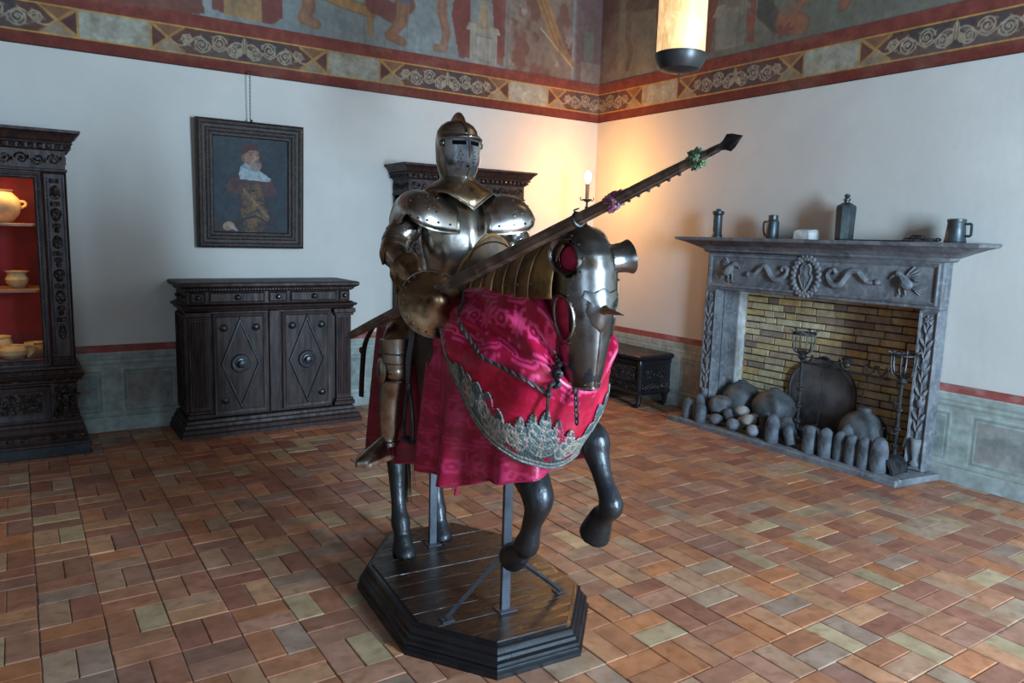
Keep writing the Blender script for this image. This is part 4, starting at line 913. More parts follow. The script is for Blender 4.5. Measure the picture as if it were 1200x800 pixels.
def andiron(label, y, x, zt, arch):
    t = thing('andiron', label, 'andiron', (x, y, FZ))
    h = zt-FZ
    mb = MB(); mb.tube([(0, 0, .12), (0, 0, h-.22)], .015, 8)
    for z in (.2, .34, .5): mb.lathe([(.016, z-.02), (.03, z-.008), (.03, z+.008), (.016, z+.02)], 8)
    for z, s in ((.3, 1), (.45, -1), (.55, 1)): mb.tube([(-.01, 0, z), (-.045, s*.02, z+.005), (-.05, s*.02, z+.03)], .007, 6)
    mb.build('stem', M['iron'], t)
    mb = MB(); zb = h-.22; mb.lathe([(.02, zb-.05), (.045, zb-.03), (.03, zb), (.05, zb+.02), (.02, zb+.03)], 10)
    for k in range(6):
        a = k*pi/3+.3; mb.tube(catmull([(.02*cos(a), .02*sin(a), zb), (.075*cos(a), .075*sin(a), zb+.03), (.095*cos(a), .095*sin(a), zb+.1), (.1*cos(a), .1*sin(a), zb+.2), (.125*cos(a), .125*sin(a), zb+.215)], 4), .008, 6)
    mb.tube([(.1*cos(a), .1*sin(a), zb+.19) for a in [k*pi/8 for k in range(16)]], .009, 6, closed=True); mb.build('basket', M['iron'], t)
    mb = MB()
    if arch:
        n = 10
        for s in (-.08, .0):
            pass
        rs = []
        for i in range(n+1):
            a = pi*i/n; c_, s_ = cos(a), sin(a)
            rs.append([(-.19, -.105*c_, .13*s_), (.04, -.105*c_, .13*s_), (.04, -.08*c_, .105*s_), (-.19, -.08*c_, .105*s_)])
        mb.rings(rs)
    else:
        for s in (-1, 1): mb.tube(catmull([(0, 0, .13), (0, s*.05, .12), (0, s*.1, .07), (0, s*.12, .008)], 4), .014, 6)
    mb.tube([(0, 0, .13), (.3, 0, .12), (.32, 0, .005)], .014, 6); mb.build('foot', M['iron'], t)
    if arch:
        mb = MB(); mb.tube(catmull([(-.01, .05, .2), (-.03, .09, .22), (-.03, .12, .3), (-.02, .09, .33)], 4), .008, 6); mb.tube(catmull([(-.01, -.05, .2), (-.03, -.08, .23), (-.03, -.09, .3)], 4), .01, 6); mb.build('hook', M['iron'], t)
    return t
andiron('tall black iron andiron with a basket top, at the left before the fireback', -3.345, -.25, 1.09, False)
andiron('black iron andiron with a basket top on an arched foot by the right jamb', -4.27, -.25, 1.03, True)
t = thing('roasting_spit', 'thin iron roasting spit lying across the two andirons', 'spit', (-.25, -3.8, .74))
MB().tube([(0, .45, .06), (0, -.37, .035)], .010, 8).build('rod', M['iron'], t)
mb = MB()
for y in (.4, .05, -.2, -.3):
    for s in (-1, 1): mb.tube(catmull([(0, y, .055), (0, y+s*.03, .09), (0, y+s*.05, .12), (0, y+s*.03, .13)], 3), .008, 6)
mb.ball((0, .02, .1), (.03, .035, .03), 10, 6); mb.lathe([(.03, .12), (.045, .15), (.05, .16), (.04, .16)], 10, tr(0, .02, 0)); mb.build('prongs', M['iron'], t)
mb = MB(); mb.tube(catmull([(.02, .24, .045), (.02, .25, -.06), (.02, .24, -.25), (.02, .27, -.5)], 6), .004, 5); mb.build('pot_wire', M['iron'], t)
mb = MB(); mb.tube(catmull([(.1, -.1, .04), (.1, -.13, -.06), (.1, -.09, -.16), (.12, -.08, -.26)], 6), .004, 5); mb.build('pot_wire', M['iron'], t)
# arched cast-iron fireback
mb = MB(); pl = [(-.36, 0), (.36, 0), (.36, .42)]+[(.36*cos(a), .42+.29*sin(a)) for a in [pi*k/14 for k in range(1, 14)]]+[(-.36, .42)]
Bp = Matrix(((0, 0, -1, 0), (-1, 0, 0, 0), (0, 1, 0, 0), (0, 0, 0, 1)))
t = thing('fireback', 'arched sooty iron fireback plate leaning on the brick back', 'fireback', (.30, -3.21, FZ))
mb.rings([[(x*q, y*(q if y > .3 else 1), h) for x, y in pl] for q, h in ((1, .0), (1, .028), (.955, .034), (.94, .024))], True, True, Bp); mb.build('plate', M['fireback'], t)
mb = MB(); mb.tube([(.05*cos(a), .70+.03*sin(a), .01) for a in [k*pi/8 for k in range(9)]], .014, 6, Bp); mb.build('loop', M['iron'], t)
# ------------------------------------------------------------------ things on the mantel shelf
MZ = 1.9
t = thing('stone_candlestick', 'dark upright column-like candlestick at the left end of the mantel shelf', 'candlestick', (-.18, -2.19, MZ))
MB().lathe([(.055, 0), (.055, .015), (.046, .03), (.044, .22), (.058, .235), (.06, .26), (.045, .265), (.02, .262)], 16).build('body', M['pewter'], t)
mb = MB(); mb.box(-.018, .018, -.018, .018, .26, .285, .004); mb.build('stub', M['pewter'], t)
MB().box(-.05, -.04, -.012, .012, .06, .2, .003).build('slot', M['iron'], t)
t = thing('pewter_jug', 'small grey pewter jug with a long handle and lid, on the mantel', 'jug', (-.18, -2.86, MZ))
MB().lathe([(.055, 0), (.058, .01), (.058, .15), (.05, .17), (.042, .18)], 18).build('body', M['pewter'], t)
MB().lathe([(.045, .178), (.045, .215), (.03, .22)], 16).build('lid', M['pewter'], t)
MB().tube(catmull([(0, .055, .15), (0, .10, .155), (0, .105, .09), (0, .085, .03), (0, .057, .03)], 5), .009, 7).build('handle', M['pewter'], t)
mb = MB(); mb.rings([[(-.05, .1, 0), (.06, .08, 0), (.05, -.1, 0), (-.06, -.07, 0)], [(-.05, .095, .07), (.055, .08, .08), (.05, -.1, .075), (-.055, -.06, .055)], [(-.03, .07, .085), (.035, .06, .092), (.03, -.08, .088), (-.035, -.04, .075)]])
o = mb.build('stone_fragment', M['white_stone'], smooth=0); tag(o, 'pale broken block of stone lying on the mantel shelf', 'stone'); o.location = (-.19, -3.235, MZ)
t = thing('tall_bottle', 'tall dark cylindrical bottle with a stopper, tallest thing on the mantel', 'bottle', (-.18, -3.6, MZ))
mb = MB(); mb.rings([[(r*cos(a), r*sin(a), z) for a in [k*2*pi/8+.2 for k in range(8)]] for r, z in ((.075, 0), (.08, .012), (.086, .27), (.082, .29), (.04, .315), (.03, .32))]); mb.build('body', M['pewter'], t, smooth=0)
MB().lathe([(.022, .315), (.022, .335), (.03, .34), (.03, .352), (.014, .358), (.024, .372), (.02, .388), (.004, .394)], 12).build('stopper', M['pewter'], t)
t = thing('iron_chain', 'small heap of iron chain on the mantel shelf beside the tankard', 'chain', (-.2, -4.28, MZ))
r = random.Random(3)
for i in range(9):
    y = .12-i*.03; a = r.uniform(0, pi); mb = MB()
    mb.tube([(.02*cos(q)*cos(a)-.0, y+.028*sin(q), .018+.014*cos(q)*sin(a)+(.02 if 1 < i < 5 else 0)) for q in [k*pi/5 for k in range(10)]], .006, 6, closed=True); mb.build('link', M['iron'], t)
t = thing('pewter_tankard', 'dark blue-green pewter tankard with a square handle, right end of the mantel', 'tankard', (-.19, -4.53, MZ))
MB().lathe([(.075, 0), (.078, .008), (.072, .03), (.062, .15), (.066, .158), (.066, .175), (.052, .18), (.01, .182)], 20).build('body', M['tankard'] if 'tankard' in M else M['pewter'], t)
MB().tube([(0, -.06, .14), (0, -.105, .142), (0, -.11, .135), (0, -.112, .06), (0, -.105, .052), (0, -.065, .05)], .010, 7).build('handle', M['pewter'], t)
o = MB().tube([(0, .22, .006), (0, -.42, .006)], .005, 6).build('iron_rod', M['iron']); tag(o, 'thin iron rod lying along the mantel behind the tall bottle', 'rod'); o.location = (-.1, -3.75, MZ)
# ------------------------------------------------------------------ the mounted armour; local frame: x forward, y to the horse's left, z up
FO = Vector((-4.291, -4.314, 0)); FR = radians(-94.88)
OFF = {}
def fig(name, label, cat, off):
    o = thing(name, label, cat, tuple(FO + Matrix.Rotation(FR, 3, 'Z') @ Vector(off)), FR); OFF[o.name] = Vector(off); return o
class FB(MB):
    def build(s, name, mat, parent=None, smooth=35, up=None):
        d = OFF[(up or parent).name]; s.v = [(x-d.x, y-d.y, z-d.z) for x, y, z in s.v]
        o = MB.build(s, name, mat, parent, smooth); return o
    def sheet(s, fn, u0, u1, nu, v0, v1, nv, keep=None):
        """open parametric sheet"""
        vs = []; fs = []
        for j in range(nv+1):
            for i in range(nu+1): vs.append(tuple(fn(u0+(u1-u0)*i/nu, v0+(v1-v0)*j/nv)))
        for j in range(nv):
            for i in range(nu):
                if keep and not keep(u0+(u1-u0)*(i+.5)/nu, v0+(v1-v0)*(j+.5)/nv): continue
                a = j*(nu+1)+i; fs.append((a, a+1, a+nu+2, a+nu+1))
        return s.add(vs, fs)
def solid(o, t): m = o.modifiers.new('thickness', 'SOLIDIFY'); m.thickness = t; m.offset = 0; return o
def rivets(pts, r, mat, parent, up=None, name='rivets'):
    mb = FB()
    for p in pts: mb.ball(p, r, 6, 4)
    return mb.build(name, mat, parent, up=up)
M['steel'] = material('aged_polished_steel', L3(208, 204, 198), .27, 1., col2=L3(160, 146, 128), nscale=5, ndetail=8, bump=.10, bscale=18, bdist=.01, rvar=.07, col3=L3(140, 114, 90), n3=13)
M['chanfron'] = material('dark_patinated_steel', L3(142, 140, 138), .30, 1., col2=L3(104, 98, 92), nscale=5, ndetail=8, bump=.16, bscale=22, bdist=.008, rvar=.08, col3=L3(84, 68, 54), n3=12)
M['steel_brown'] = material('russet_steel', L3(196, 168, 134), .31, 1., col2=L3(144, 114, 84), nscale=6, ndetail=8, bump=.15, bscale=16, bdist=.01, rvar=.08, col3=L3(60, 42, 30), n3=14)
M['gilt'] = material('worn_gilt_plate', L3(176, 132, 78), .48, .55, col2=L3(116, 82, 46), nscale=7, ndetail=8, bump=.35, bscale=14, bdist=.012, rvar=.1, col3=L3(60, 42, 26), n3=9)
M['edge'] = material('steel_edge_roll', L3(150, 142, 130), .3, 1., col2=L3(100, 90, 80), nscale=20)
M['dark_slot'] = material('dark_opening', (.003, .003, .003), 1., spec=0.)
M['horse'] = material('black_varnished_wood', L3(30, 31, 34), .40, 0, col2=L3(16, 17, 18), nscale=9, bump=.5, bscale=22, bdist=.012, rvar=.1, coat=.12)
M['leather'] = material('dark_brown_leather', L3(62, 42, 30), .55, col2=L3(38, 26, 20), nscale=14, bump=.3, bscale=40, bdist=.004)
M['velvet'] = material('crimson_damask', (1, 1, 1), .40, col2=(.80, .74, .76), nscale=18, attr=True, bump=.25, bscale=60, bdist=.003, sheen=.08)
M['embroidery'] = material('silver_thread_embroidery', (1, 1, 1), .5, .1, col2=(.72, .72, .72), nscale=60, attr=True, bump=.9, bscale=90, bdist=.006, voro=.6, vscale=110)
M['hair'] = material('black_horsehair', L3(24, 20, 18), .5)
# ------------------------------------------------------------------ plinth
def offset_poly(p, d):
    out = []; n = len(p)
    for i in range(n):
        a, b_, c = Vector(p[i-1]), Vector(p[i]), Vector(p[(i+1) % n])
        e1 = (b_-a).normalized(); e2 = (c-b_).normalized(); n1 = Vector((e1.y, -e1.x)); n2 = Vector((e2.y, -e2.x)); bis = (n1+n2).normalized()
        out.append(tuple(b_+bis*(d/max(.3, bis.dot(n1)))))
    return out
OCT = [(.67, -.185), (.67, .185), (.35, .44), (-.31, .44), (-.67, .2), (-.67, -.2), (-.31, -.44), (.35, -.44)]
def clip_x(p, x0, x1):
    def cut(p, f, g):
        r = []
        for i in range(len(p)):
            a, b_ = p[i-1], p[i]
            if f(a) != f(b_): t = (g-a[0])/(b_[0]-a[0]); r.append((g, a[1]+(b_[1]-a[1])*t))
            if f(b_): r.append(b_)
        return r
    return cut(cut(p, lambda q: q[0] >= x0, x0), lambda q: q[0] <= x1, x1)
def stand():
    root = fig('display_plinth', 'black octagonal wooden plinth with moulded edge and steel props under the horse', 'plinth', (0, 0, 0))
    P0 = OCT; mb = FB()
    prof = [(.055, 0), (.055, .022), (.045, .03), (.04, .036), (.046, .05), (.044, .062), (.03, .07), (.026, .084), (.016, .09), (.012, .105), (.012, .116), (-.0, .123), (-.02, .123), (-.03, .11)]
    mb.rings([[(x, y, z) for x, y in offset_poly(P0, d)] for d, z in prof]); mb.build('moulded_edge', M['black_wood'], root, 25)
    top = offset_poly(P0, -.018); xs = [-.66, -.47, -.30, -.12, .0, .125, .285, .43, .56, .66]
    for a, b_ in zip(xs[:-1], xs[1:]):
        q = clip_x(top, a+.0015, b_-.0015); cx = sum(x for x, y in q)/len(q); cy = sum(y for x, y in q)/len(q)
        mb = FB(); mb.rings([[(x, y, .09) for x, y in q], [(x, y, .125) for x, y in q], [(x+(cx-x)*.02, y+(cy-y)*.008, .13) for x, y in q]]); mb.build('plank', M['plank'], root, 20)
    st = M['prop']
    mb = FB(); mb.box(.41, .43, -.040, .006, .128, 1.0, .003); mb.box(.38, .46, -.06, .03, .1295, .136, .002); mb.build('prop', st, root)
    mb = FB(); mb.box(-.42, -.40, -.058, -.014, .128, .80, .003); mb.box(-.45, -.37, -.075, .005, .1295, .136, .002); mb.build('prop', st, root)
    for s, y, x in ((-1, -.30, .39), (1, .312, .372)):
        a = Vector((.415, -.017+s*.02, .40)); b_ = Vector((x, y, .138)); mb = FB(); mb.tube([a, a.lerp(b_, .1)+Vector((0, 0, .0)), b_], .014, 4, flat=.75); mb.box(x-.03, x+.03, y-.03, y+.03, .1295, .135, .002)
        mb.ball((x, y+s*.018, .136), .006, 6, 4); mb.build('brace', st, root)
M['prop'] = material('painted_steel_bar', L3(84, 88, 94), .42, .5, col2=L3(60, 62, 68), nscale=12)
stand()
# ------------------------------------------------------------------ horse
def remeshed(mb, name, mat, parent, voxel, smooth_it=6):
    o = mb.build(name, mat, parent)
    m = o.modifiers.new('r', 'REMESH'); m.mode = 'VOXEL'; m.voxel_size = voxel; m.use_smooth_shade = True
    m = o.modifiers.new('s', 'SMOOTH'); m.factor = .5; m.iterations = smooth_it
    dg = bpy.context.evaluated_depsgraph_get(); me = bpy.data.meshes.new_from_object(o.evaluated_get(dg)); me.name = name
    o.modifiers.clear(); old = o.data; o.data = me; bpy.data.meshes.remove(old)
    if not me.materials: me.materials.append(mat)
    me.polygons.foreach_set('use_smooth', [True]*len(me.polygons)); return o
def chain(mb, pts, seg=12):
    """limb along (x, y, z, radius) stations"""
    P_ = [Vector(p[:3]) for p in pts]; R_ = [p[3] for p in pts]; q = []; rr = []
    c = catmull(P_, 5); cr_ = catmull([(r, 0, 0) for r in R_], 5)
    mb.tube(c, [max(.005, v.x) for v in cr_], seg)
def horse():
    root = fig('wooden_horse', 'black varnished wooden horse with one foreleg raised, carrying the armoured rider', 'horse', (-.4, 0, .13))
    mb = FB()
    # trunk and neck as lofted ellipses: (x, z centre, half width, half height)
    tr_ = [(-.84, 1.16, .06, .10), (-.78, 1.15, .17, .20), (-.62, 1.15, .245, .255), (-.4, 1.14, .265, .265), (-.1, 1.12, .26, .26), (.2, 1.13, .255, .27), (.42, 1.15, .24, .28), (.58, 1.17, .20, .25), (.70, 1.18, .14, .18), (.76, 1.18, .06, .1)]
    mb.rings([[(x, w*cos(a), z+h*sin(a)) for a in [k*2*pi/24 for k in range(24)]] for x, z, w, h in tr_])
    chain(mb, [(.3, 0, 1.22, .22), (.48, 0, 1.42, .19), (.62, 0, 1.60, .155), (.76, 0, 1.72, .125), (.88, 0, 1.74, .10)], 16)
    chain(mb, [(.86, 0, 1.80, .085), (.93, 0, 1.72, .095), (.965, 0, 1.58, .085), (.985, 0, 1.44, .066), (.985, 0, 1.335, .055), (.97, 0, 1.30, .04)], 14)
    # hind legs
    chain(mb, [(-.55, -.15, 1.12, .19), (-.44, -.19, .92, .135), (-.52, -.21, .76, .085), (-.535, -.215, .68, .068), (-.505, -.22, .58, .05), (-.475, -.222, .45, .042), (-.445, -.224, .36, .042), (-.415, -.225, .29, .054), (-.385, -.226, .235, .044)])
    chain(mb, [(-.64, .14, 1.12, .19), (-.54, .13, .92, .13), (-.60, .10, .76, .085), (-.615, .085, .68, .066), (-.60, .065, .56, .048), (-.58, .055, .43, .041), (-.56, .05, .34, .042), (-.54, .048, .275, .053), (-.515, .047, .225, .044)])
    for x, y in ((-.355, -.228), (-.492, .047)):
        mb.rings([[(x+dx+r*1.15*cos(a), y+r*sin(a), z) for a in [k*2*pi/16 for k in range(16)]] for dx, r, z in ((0.012, .066, .13), (.005, .062, .16), (-.015, .05, .20), (-.03, .042, .235), (-.04, .03, .25))])
    # forelegs: right bent low, left raised
    chain(mb, [(.48, -.13, 1.10, .15), (.60, -.11, 1.02, .11), (.68, -.095, .945, .088), (.735, -.09, .885, .078), (.785, -.09, .84, .070), (.805, -.09, .80, .066), (.795, -.09, .75, .052), (.765, -.09, .69, .043), (.75, -.09, .635, .045), (.728, -.09, .585, .056), (.695, -.09, .555, .046)])
    mb.rings([[tuple(Vector((.668, -.09, .528))+Vector((-.82, 0, -.57))*t+Vector((.57, 0, -.82))*(r*cos(a)+r*.1)+Vector((0, 1, 0))*(r*.95*sin(a))) for a in [k*2*pi/16 for k in range(16)]] for t, r in ((-.06, .03), (-.02, .05), (.03, .058), (.085, .066), (.10, .06))])
    chain(mb, [(.50, .13, 1.12, .15), (.66, .13, 1.06, .10), (.78, .13, 1.055, .078), (.865, .13, 1.045, .066), (.885, .13, .995, .056), (.915, .13, .945, .044), (.955, .13, .885, .04), (.99, .13, .838, .046), (1.0, .13, .806, .052), (.975, .13, .775, .044), (.95, .13, .75, .044)])
    mb.rings([[tuple(Vector((.945, .13, .755))+Vector((-.42, 0, -.91))*t+Vector((.91, 0, -.42))*(r*1.05*cos(a))+Vector((0, 1, 0))*(r*.95*sin(a))) for a in [k*2*pi/16 for k in range(16)]] for t, r in ((-.03, .03), (.0, .046), (.05, .057), (.11, .068), (.128, .062))])
    remeshed(mb, 'body', M['horse'], root, .0105, 5)
    mb = FB(); r = random.Random(2)
    for i in range(70):
        a = r.uniform(0, 2*pi); q = r.uniform(0, .03); e = r.uniform(.8, 1.25)
        mb.tube(catmull([(-.80+q*cos(a)*.4, -.03+q*sin(a)*.4, 1.20), (-.84+q*cos(a), -.05+q*sin(a), 1.0), (-.77+1.5*q*cos(a), -.08+1.5*q*sin(a), .75), (-.66+1.6*q*cos(a)*e, -.10+1.6*q*sin(a)*e, .28+.14*r.random())], 3), [.005, .005, .0045, .0045, .004, .004, .0035, .003, .002, .001], 4)
    tag(mb.build('tail', M['hair'], root), kind='stuff')
horse()
# ------------------------------------------------------------------ caparison cloth
CRIM = np.array((158., 11, 48)); PINK = np.array((228., 72, 122))
def damask(a, b, ground=None, fig_=None, amt=1.):
    """a, b in metres on the cloth -> sRGB colour of a woven pomegranate pattern"""
    A_, B_ = .185, .25
    g = CRIM if ground is None else np.array(ground, float); f = PINK if fig_ is None else np.array(fig_, float)
    row = np.floor(b/B_); x = ((a/A_+.5*(row % 2)) % 1-.5)*A_; y = (b/B_ % 1-.5)*B_
    r = np.hypot(x, y*.9); th = np.arctan2(y, x); m = np.zeros(np.broadcast(a, b).shape)
    leaf_ = (r < .058*(.80+.20*np.cos(9*th))*(1+.25*np.sin(th))).astype(float); m = np.maximum(m, leaf_*(1-.75*soft(np.abs(x), .003, .002)*(y < .02)))
    x2 = np.abs(np.abs(x)-A_/2); y2 = np.abs(np.abs(y)-B_/2)
    for cx, cy, q in ((x2, y, 1.), (x, y2, .85)):
        rr = np.maximum(np.maximum(cx, np.abs(cy)), (cx+np.abs(cy))*.72); m = np.maximum(m, soft(np.abs(rr-.030*q), .0075, .002)); m = np.maximum(m, soft(rr, .010*q, .002))
    for k in range(8):
        t = k*pi/4+.39; m = np.maximum(m, soft(np.hypot(x-.078*cos(t), y-.082*sin(t)), .010, .003))
    w = np.clip(.35+1.0*fbm(a*2.4, b*2.4, 9), 0, 1)*amt; m = (m*w)[..., None]
    c = g*(1-m)+f*m
    return c*(.90+.20*fbm(a*40, b*40, 4))[..., None]
def cloth_grid(name, root, co, rgb, mat, parent=None, thick=.006):
    d = OFF[root.name]; co = co-np.array((d.x, d.y, d.z))
    o = grid_mesh(name, co, lin(np.clip(rgb, 0, 255)), mat, parent or root); solid(o, thick); return o
def arc(P_): return np.concatenate([np.zeros((P_.shape[0], 1)), np.cumsum(np.linalg.norm(np.diff(P_, axis=1), axis=-1), 1)], 1)
def resample(pts, n, k=8):
    q = np.array([tuple(v) for v in catmull(pts, k)]); s = np.concatenate([[0], np.cumsum(np.linalg.norm(np.diff(q, axis=0), axis=1))]); t = np.linspace(0, s[-1], n)
    return np.stack([np.interp(t, s, q[:, i]) for i in range(q.shape[1])], -1)
def BIB_BOTTOM(n):
    R_ = [(.40, -.345, 1.46), (.45, -.345, 1.375), (.53, -.345, 1.29), (.62, -.335, 1.205), (.68, -.31, 1.12), (.74, -.275, 1.055), (.79, -.225, 1.01), (.82, -.17, .98), (.85, -.06, .952), (.85, .04, .985), (.83, .11, 1.05), (.80, .17, 1.16), (.74, .24, 1.28), (.62, .32, 1.33), (.45, .345, 1.42)]
    return resample(R_, n)
def BIB_TOP(n):
    R_ = [(.22, -.165, 1.60), (.32, -.17, 1.63), (.44, -.17, 1.65), (.56, -.168, 1.655), (.66, -.16, 1.66), (.74, -.15, 1.665), (.81, -.13, 1.64), (.85, -.09, 1.58), (.862, -.03, 1.52), (.862, .03, 1.52), (.85, .09, 1.58), (.81, .13, 1.64), (.70, .155, 1.66), (.50, .17, 1.65), (.3, .17, 1.62)]
    return resample(R_, n)
def bib_surface(nu, nv, lift=0., t0=0., t1=1.):
    T_, B_ = BIB_TOP(nu)[None], BIB_BOTTOM(nu)[None]; t = np.linspace(t0, t1, nv)[:, None, None]; u = np.linspace(0, 1, nu)[None, :, None]
    P_ = T_*(1-t)+B_*t
    ax = np.array((.40, 0, 0)); out = P_-ax; out[..., 2] = 0; out = out/np.maximum(1e-4, np.linalg.norm(out, axis=-1, keepdims=True))
    bul = .085*np.sin(pi*np.clip(t, 0, 1))**.9*(1-.15*np.cos(2*pi*u))
    # swags hanging from the neck and long soft folds
    fold = .026*np.sin(t*15+4.5*np.sin(u*pi*1.1)+u*7)*np.sin(pi*t)**.7*smoothstep(.02, .25, u)*(1-.6*smoothstep(.35, .6, t))
    fold2 = .010*np.sin(u*46+t*4)*np.sin(pi*t)+.020*np.sin(t*24-u*13+1.6*np.sin(u*9))*smoothstep(0, .08, t)*(1-smoothstep(.30, .50, t))
    P_ = P_+out*(bul+fold+fold2+lift)
    P_[..., 2:3] -= .02*np.sin(pi*t)*np.sin(u*9)**2*(1-t)
    return P_
def caparison():
    root = fig('horse_caparison', 'crimson and pink damask horse cloth with a silver embroidered breast border', 'horse cloth', (0, 0, .68))
    # flank skirt: two panels (behind and before the girth), going round rump and chest
    def skirt(name, plan, hem, top, out0, out1, ph, freq, nu=240, nv=90):
        pl = resample(plan, nu); n = len(pl); u = np.linspace(0, 1, nu)
        hz = np.interp(u, [h[0] for h in hem], [h[1] for h in hem]); tz = np.interp(u, [h[0] for h in top], [h[1] for h in top])
        tang = np.gradient(pl[:, :2], axis=0); tang /= np.linalg.norm(tang, axis=1, keepdims=True); nrm = np.stack([tang[:, 1], -tang[:, 0]], -1)
        ctr = np.array((-.1, 0.)); sgn = np.sign(((pl[:, :2]-ctr)*nrm).sum(1, keepdims=True)); nrm *= sgn
        t = np.linspace(0, 1, nv)[:, None]
        s = np.concatenate([[0], np.cumsum(np.linalg.norm(np.diff(pl[:, :2], axis=0), axis=1))])[None, :]
        amp = .010+.034*t**1.1
        d = out0+(out1-out0)*t**.8 + amp*(np.sin(s*freq+ph+1.2*np.sin(s*5))+.35*np.sin(s*freq*2.3+t*2))
        x = pl[None, :, 0]+nrm[None, :, 0]*d; y = pl[None, :, 1]+nrm[None, :, 1]*d
        z = tz[None]*(1-t)+hz[None]*t
        # crown over the back
        co = np.stack([x, y, z+0*x], -1)
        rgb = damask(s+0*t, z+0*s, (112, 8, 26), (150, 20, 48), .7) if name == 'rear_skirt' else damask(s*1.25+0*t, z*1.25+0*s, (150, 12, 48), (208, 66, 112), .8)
        hemline = (1-smoothstep(.0, .02, 1-t))*1.
        o = cloth_grid(name, root, co, rgb, M['velvet'])
        e = co[-1]; mb = FB(); mb.tube([tuple(p) for p in e[::3]], .006, 6); mb.build('hem_cord', M['hem'], o, up=root)
        return o
    M['hem'] = material('crimson_cord', L3(150, 20, 52), .6)
    # rear cloth: from the girth on the right, round the rump, to the left
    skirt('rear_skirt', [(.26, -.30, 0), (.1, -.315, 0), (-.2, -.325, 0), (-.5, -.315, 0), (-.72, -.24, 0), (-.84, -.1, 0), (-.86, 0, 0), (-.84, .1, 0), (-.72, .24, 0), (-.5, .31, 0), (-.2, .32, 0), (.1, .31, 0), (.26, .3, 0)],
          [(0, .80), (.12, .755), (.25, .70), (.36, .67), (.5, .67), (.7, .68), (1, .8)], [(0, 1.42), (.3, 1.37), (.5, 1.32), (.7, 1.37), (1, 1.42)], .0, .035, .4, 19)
    # back sheet over rump and croup
    U, V = np.meshgrid(np.linspace(0, 1, 80), np.linspace(-1, 1, 80)); x = .25-1.09*U
    hw = np.interp(x, [-.87, -.84, -.72, -.5, .3], [.02, .11, .25, .325, .315]); tz = np.interp(x, [-.86, -.6, -.2, .3], [1.33, 1.36, 1.38, 1.42])
    z = tz+.075*np.sqrt(np.clip(1-V**2, 0, 1))*np.clip((x+.86)/.25, 0, 1)
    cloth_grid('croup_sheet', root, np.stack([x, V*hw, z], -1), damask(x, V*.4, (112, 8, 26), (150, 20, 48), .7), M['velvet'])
    skirt('front_skirt', [(.24, -.325, 0), (.35, -.335, 0), (.46, -.33, 0), (.57, -.31, 0), (.67, -.265, 0), (.75, -.19, 0), (.79, -.09, 0), (.80, 0, 0), (.785, .08, 0), (.73, .18, 0), (.64, .27, 0), (.5, .32, 0), (.35, .33, 0), (.24, .32, 0)],
          [(0, .80), (.10, .80), (.2, .815), (.3, .86), (.42, .905), (.5, .925), (.6, .95), (.75, .98), (1, .9)], [(0, 1.45), (.25, 1.40), (.5, 1.35), (.75, 1.40), (1, 1.45)], .0, .02, 1.3, 21, 200, 90)
    # tassel tags on the hem
    for x, y, z in ((.55, -.325, .86), (-.76, -.22, .70)):
        mb = FB(); mb.tube([(x, y, z), (x+.002, y-.01, z-.05), (x, y-.012, z-.085)], [.006, .008, .010], 6); mb.build('hem_tassel', M['hem'] if x > 0 else M['gold_thread'], root)
    # neck and breast cloth
    co = bib_surface(300, 170); u = arc(co)[-1:]; w_ = np.concatenate([np.zeros((1, 300)), np.cumsum(np.linalg.norm(np.diff(co, axis=0), axis=-1), 0)]); u = arc(co)[100:101]; rgb = damask(u+.06+0*w_, .8-w_)*1.08; uu = np.linspace(0, 1, 300)[None]; tt = np.linspace(0, 1, 170)[:, None]; lowz = smoothstep(.505, .515, tt+0*uu)*smoothstep(.17, .20, uu+.25*(tt-.5)); rgb = rgb*(1-lowz[..., None])+damask(u+.06+0*w_, .8-w_, (172, 6, 42), (196, 18, 66), .8)*lowz[..., None]
    bib = cloth_grid('breast_cloth', root, co, rgb, M['velvet'])
    # embroidered border: broad leafy ornament along the lower edge
    nu, nv = 420, 110; t0 = .40; co = bib_surface(nu, nv, .010, t0, 1.0); U, V = np.meshgrid(np.linspace(0, 1, nu), np.linspace(0, 1, nv))
    s = arc(co)[-1][None]+0*U; ln = s[0, -1]; hgt = np.linalg.norm(co[-1]-co[0], axis=-1)[None]; e = (1-V)*hgt            # metres above the lower edge
    c0 = s[0, int(nu*.452)]; d = s-c0; dd = np.abs(d)
    lobe = lambda c, w, h: h*np.sqrt(np.clip(1-((dd-c)/w)**2, 0, 1))
    right = smoothstep(.12, .3, d)
    top = .030+.075*smoothstep(.62, .36, dd); 
    for c, w, h in ((0., .04, .255), (.05, .035, .225), (.095, .035, .185), (.135, .05, .13), (.19, .055, .15), (.25, .055, .17), (.31, .055, .16), (.37, .05, .14), (.43, .045, .115), (.48, .04, .09)): top = np.maximum(top, lobe(c, w, h*(1+.12*right)))
    rgb = np.zeros(U.shape+(3,))+np.array((76., 90, 88)); n = fbm(s*70, e*70, 31)
    rgb *= (.68+.6*n)[..., None]
    def lay(mask, col, a=1.):
        nonlocal rgb
        w = (mask*a)[..., None]; rgb = rgb*(1-w)+np.array(col, float)*w
    lay(smoothstep(.57, .62, fbm(s*24, e*24, 41))*(e > .03), (168, 22, 58), .9)
    edge = np.full(U.shape, 9.)
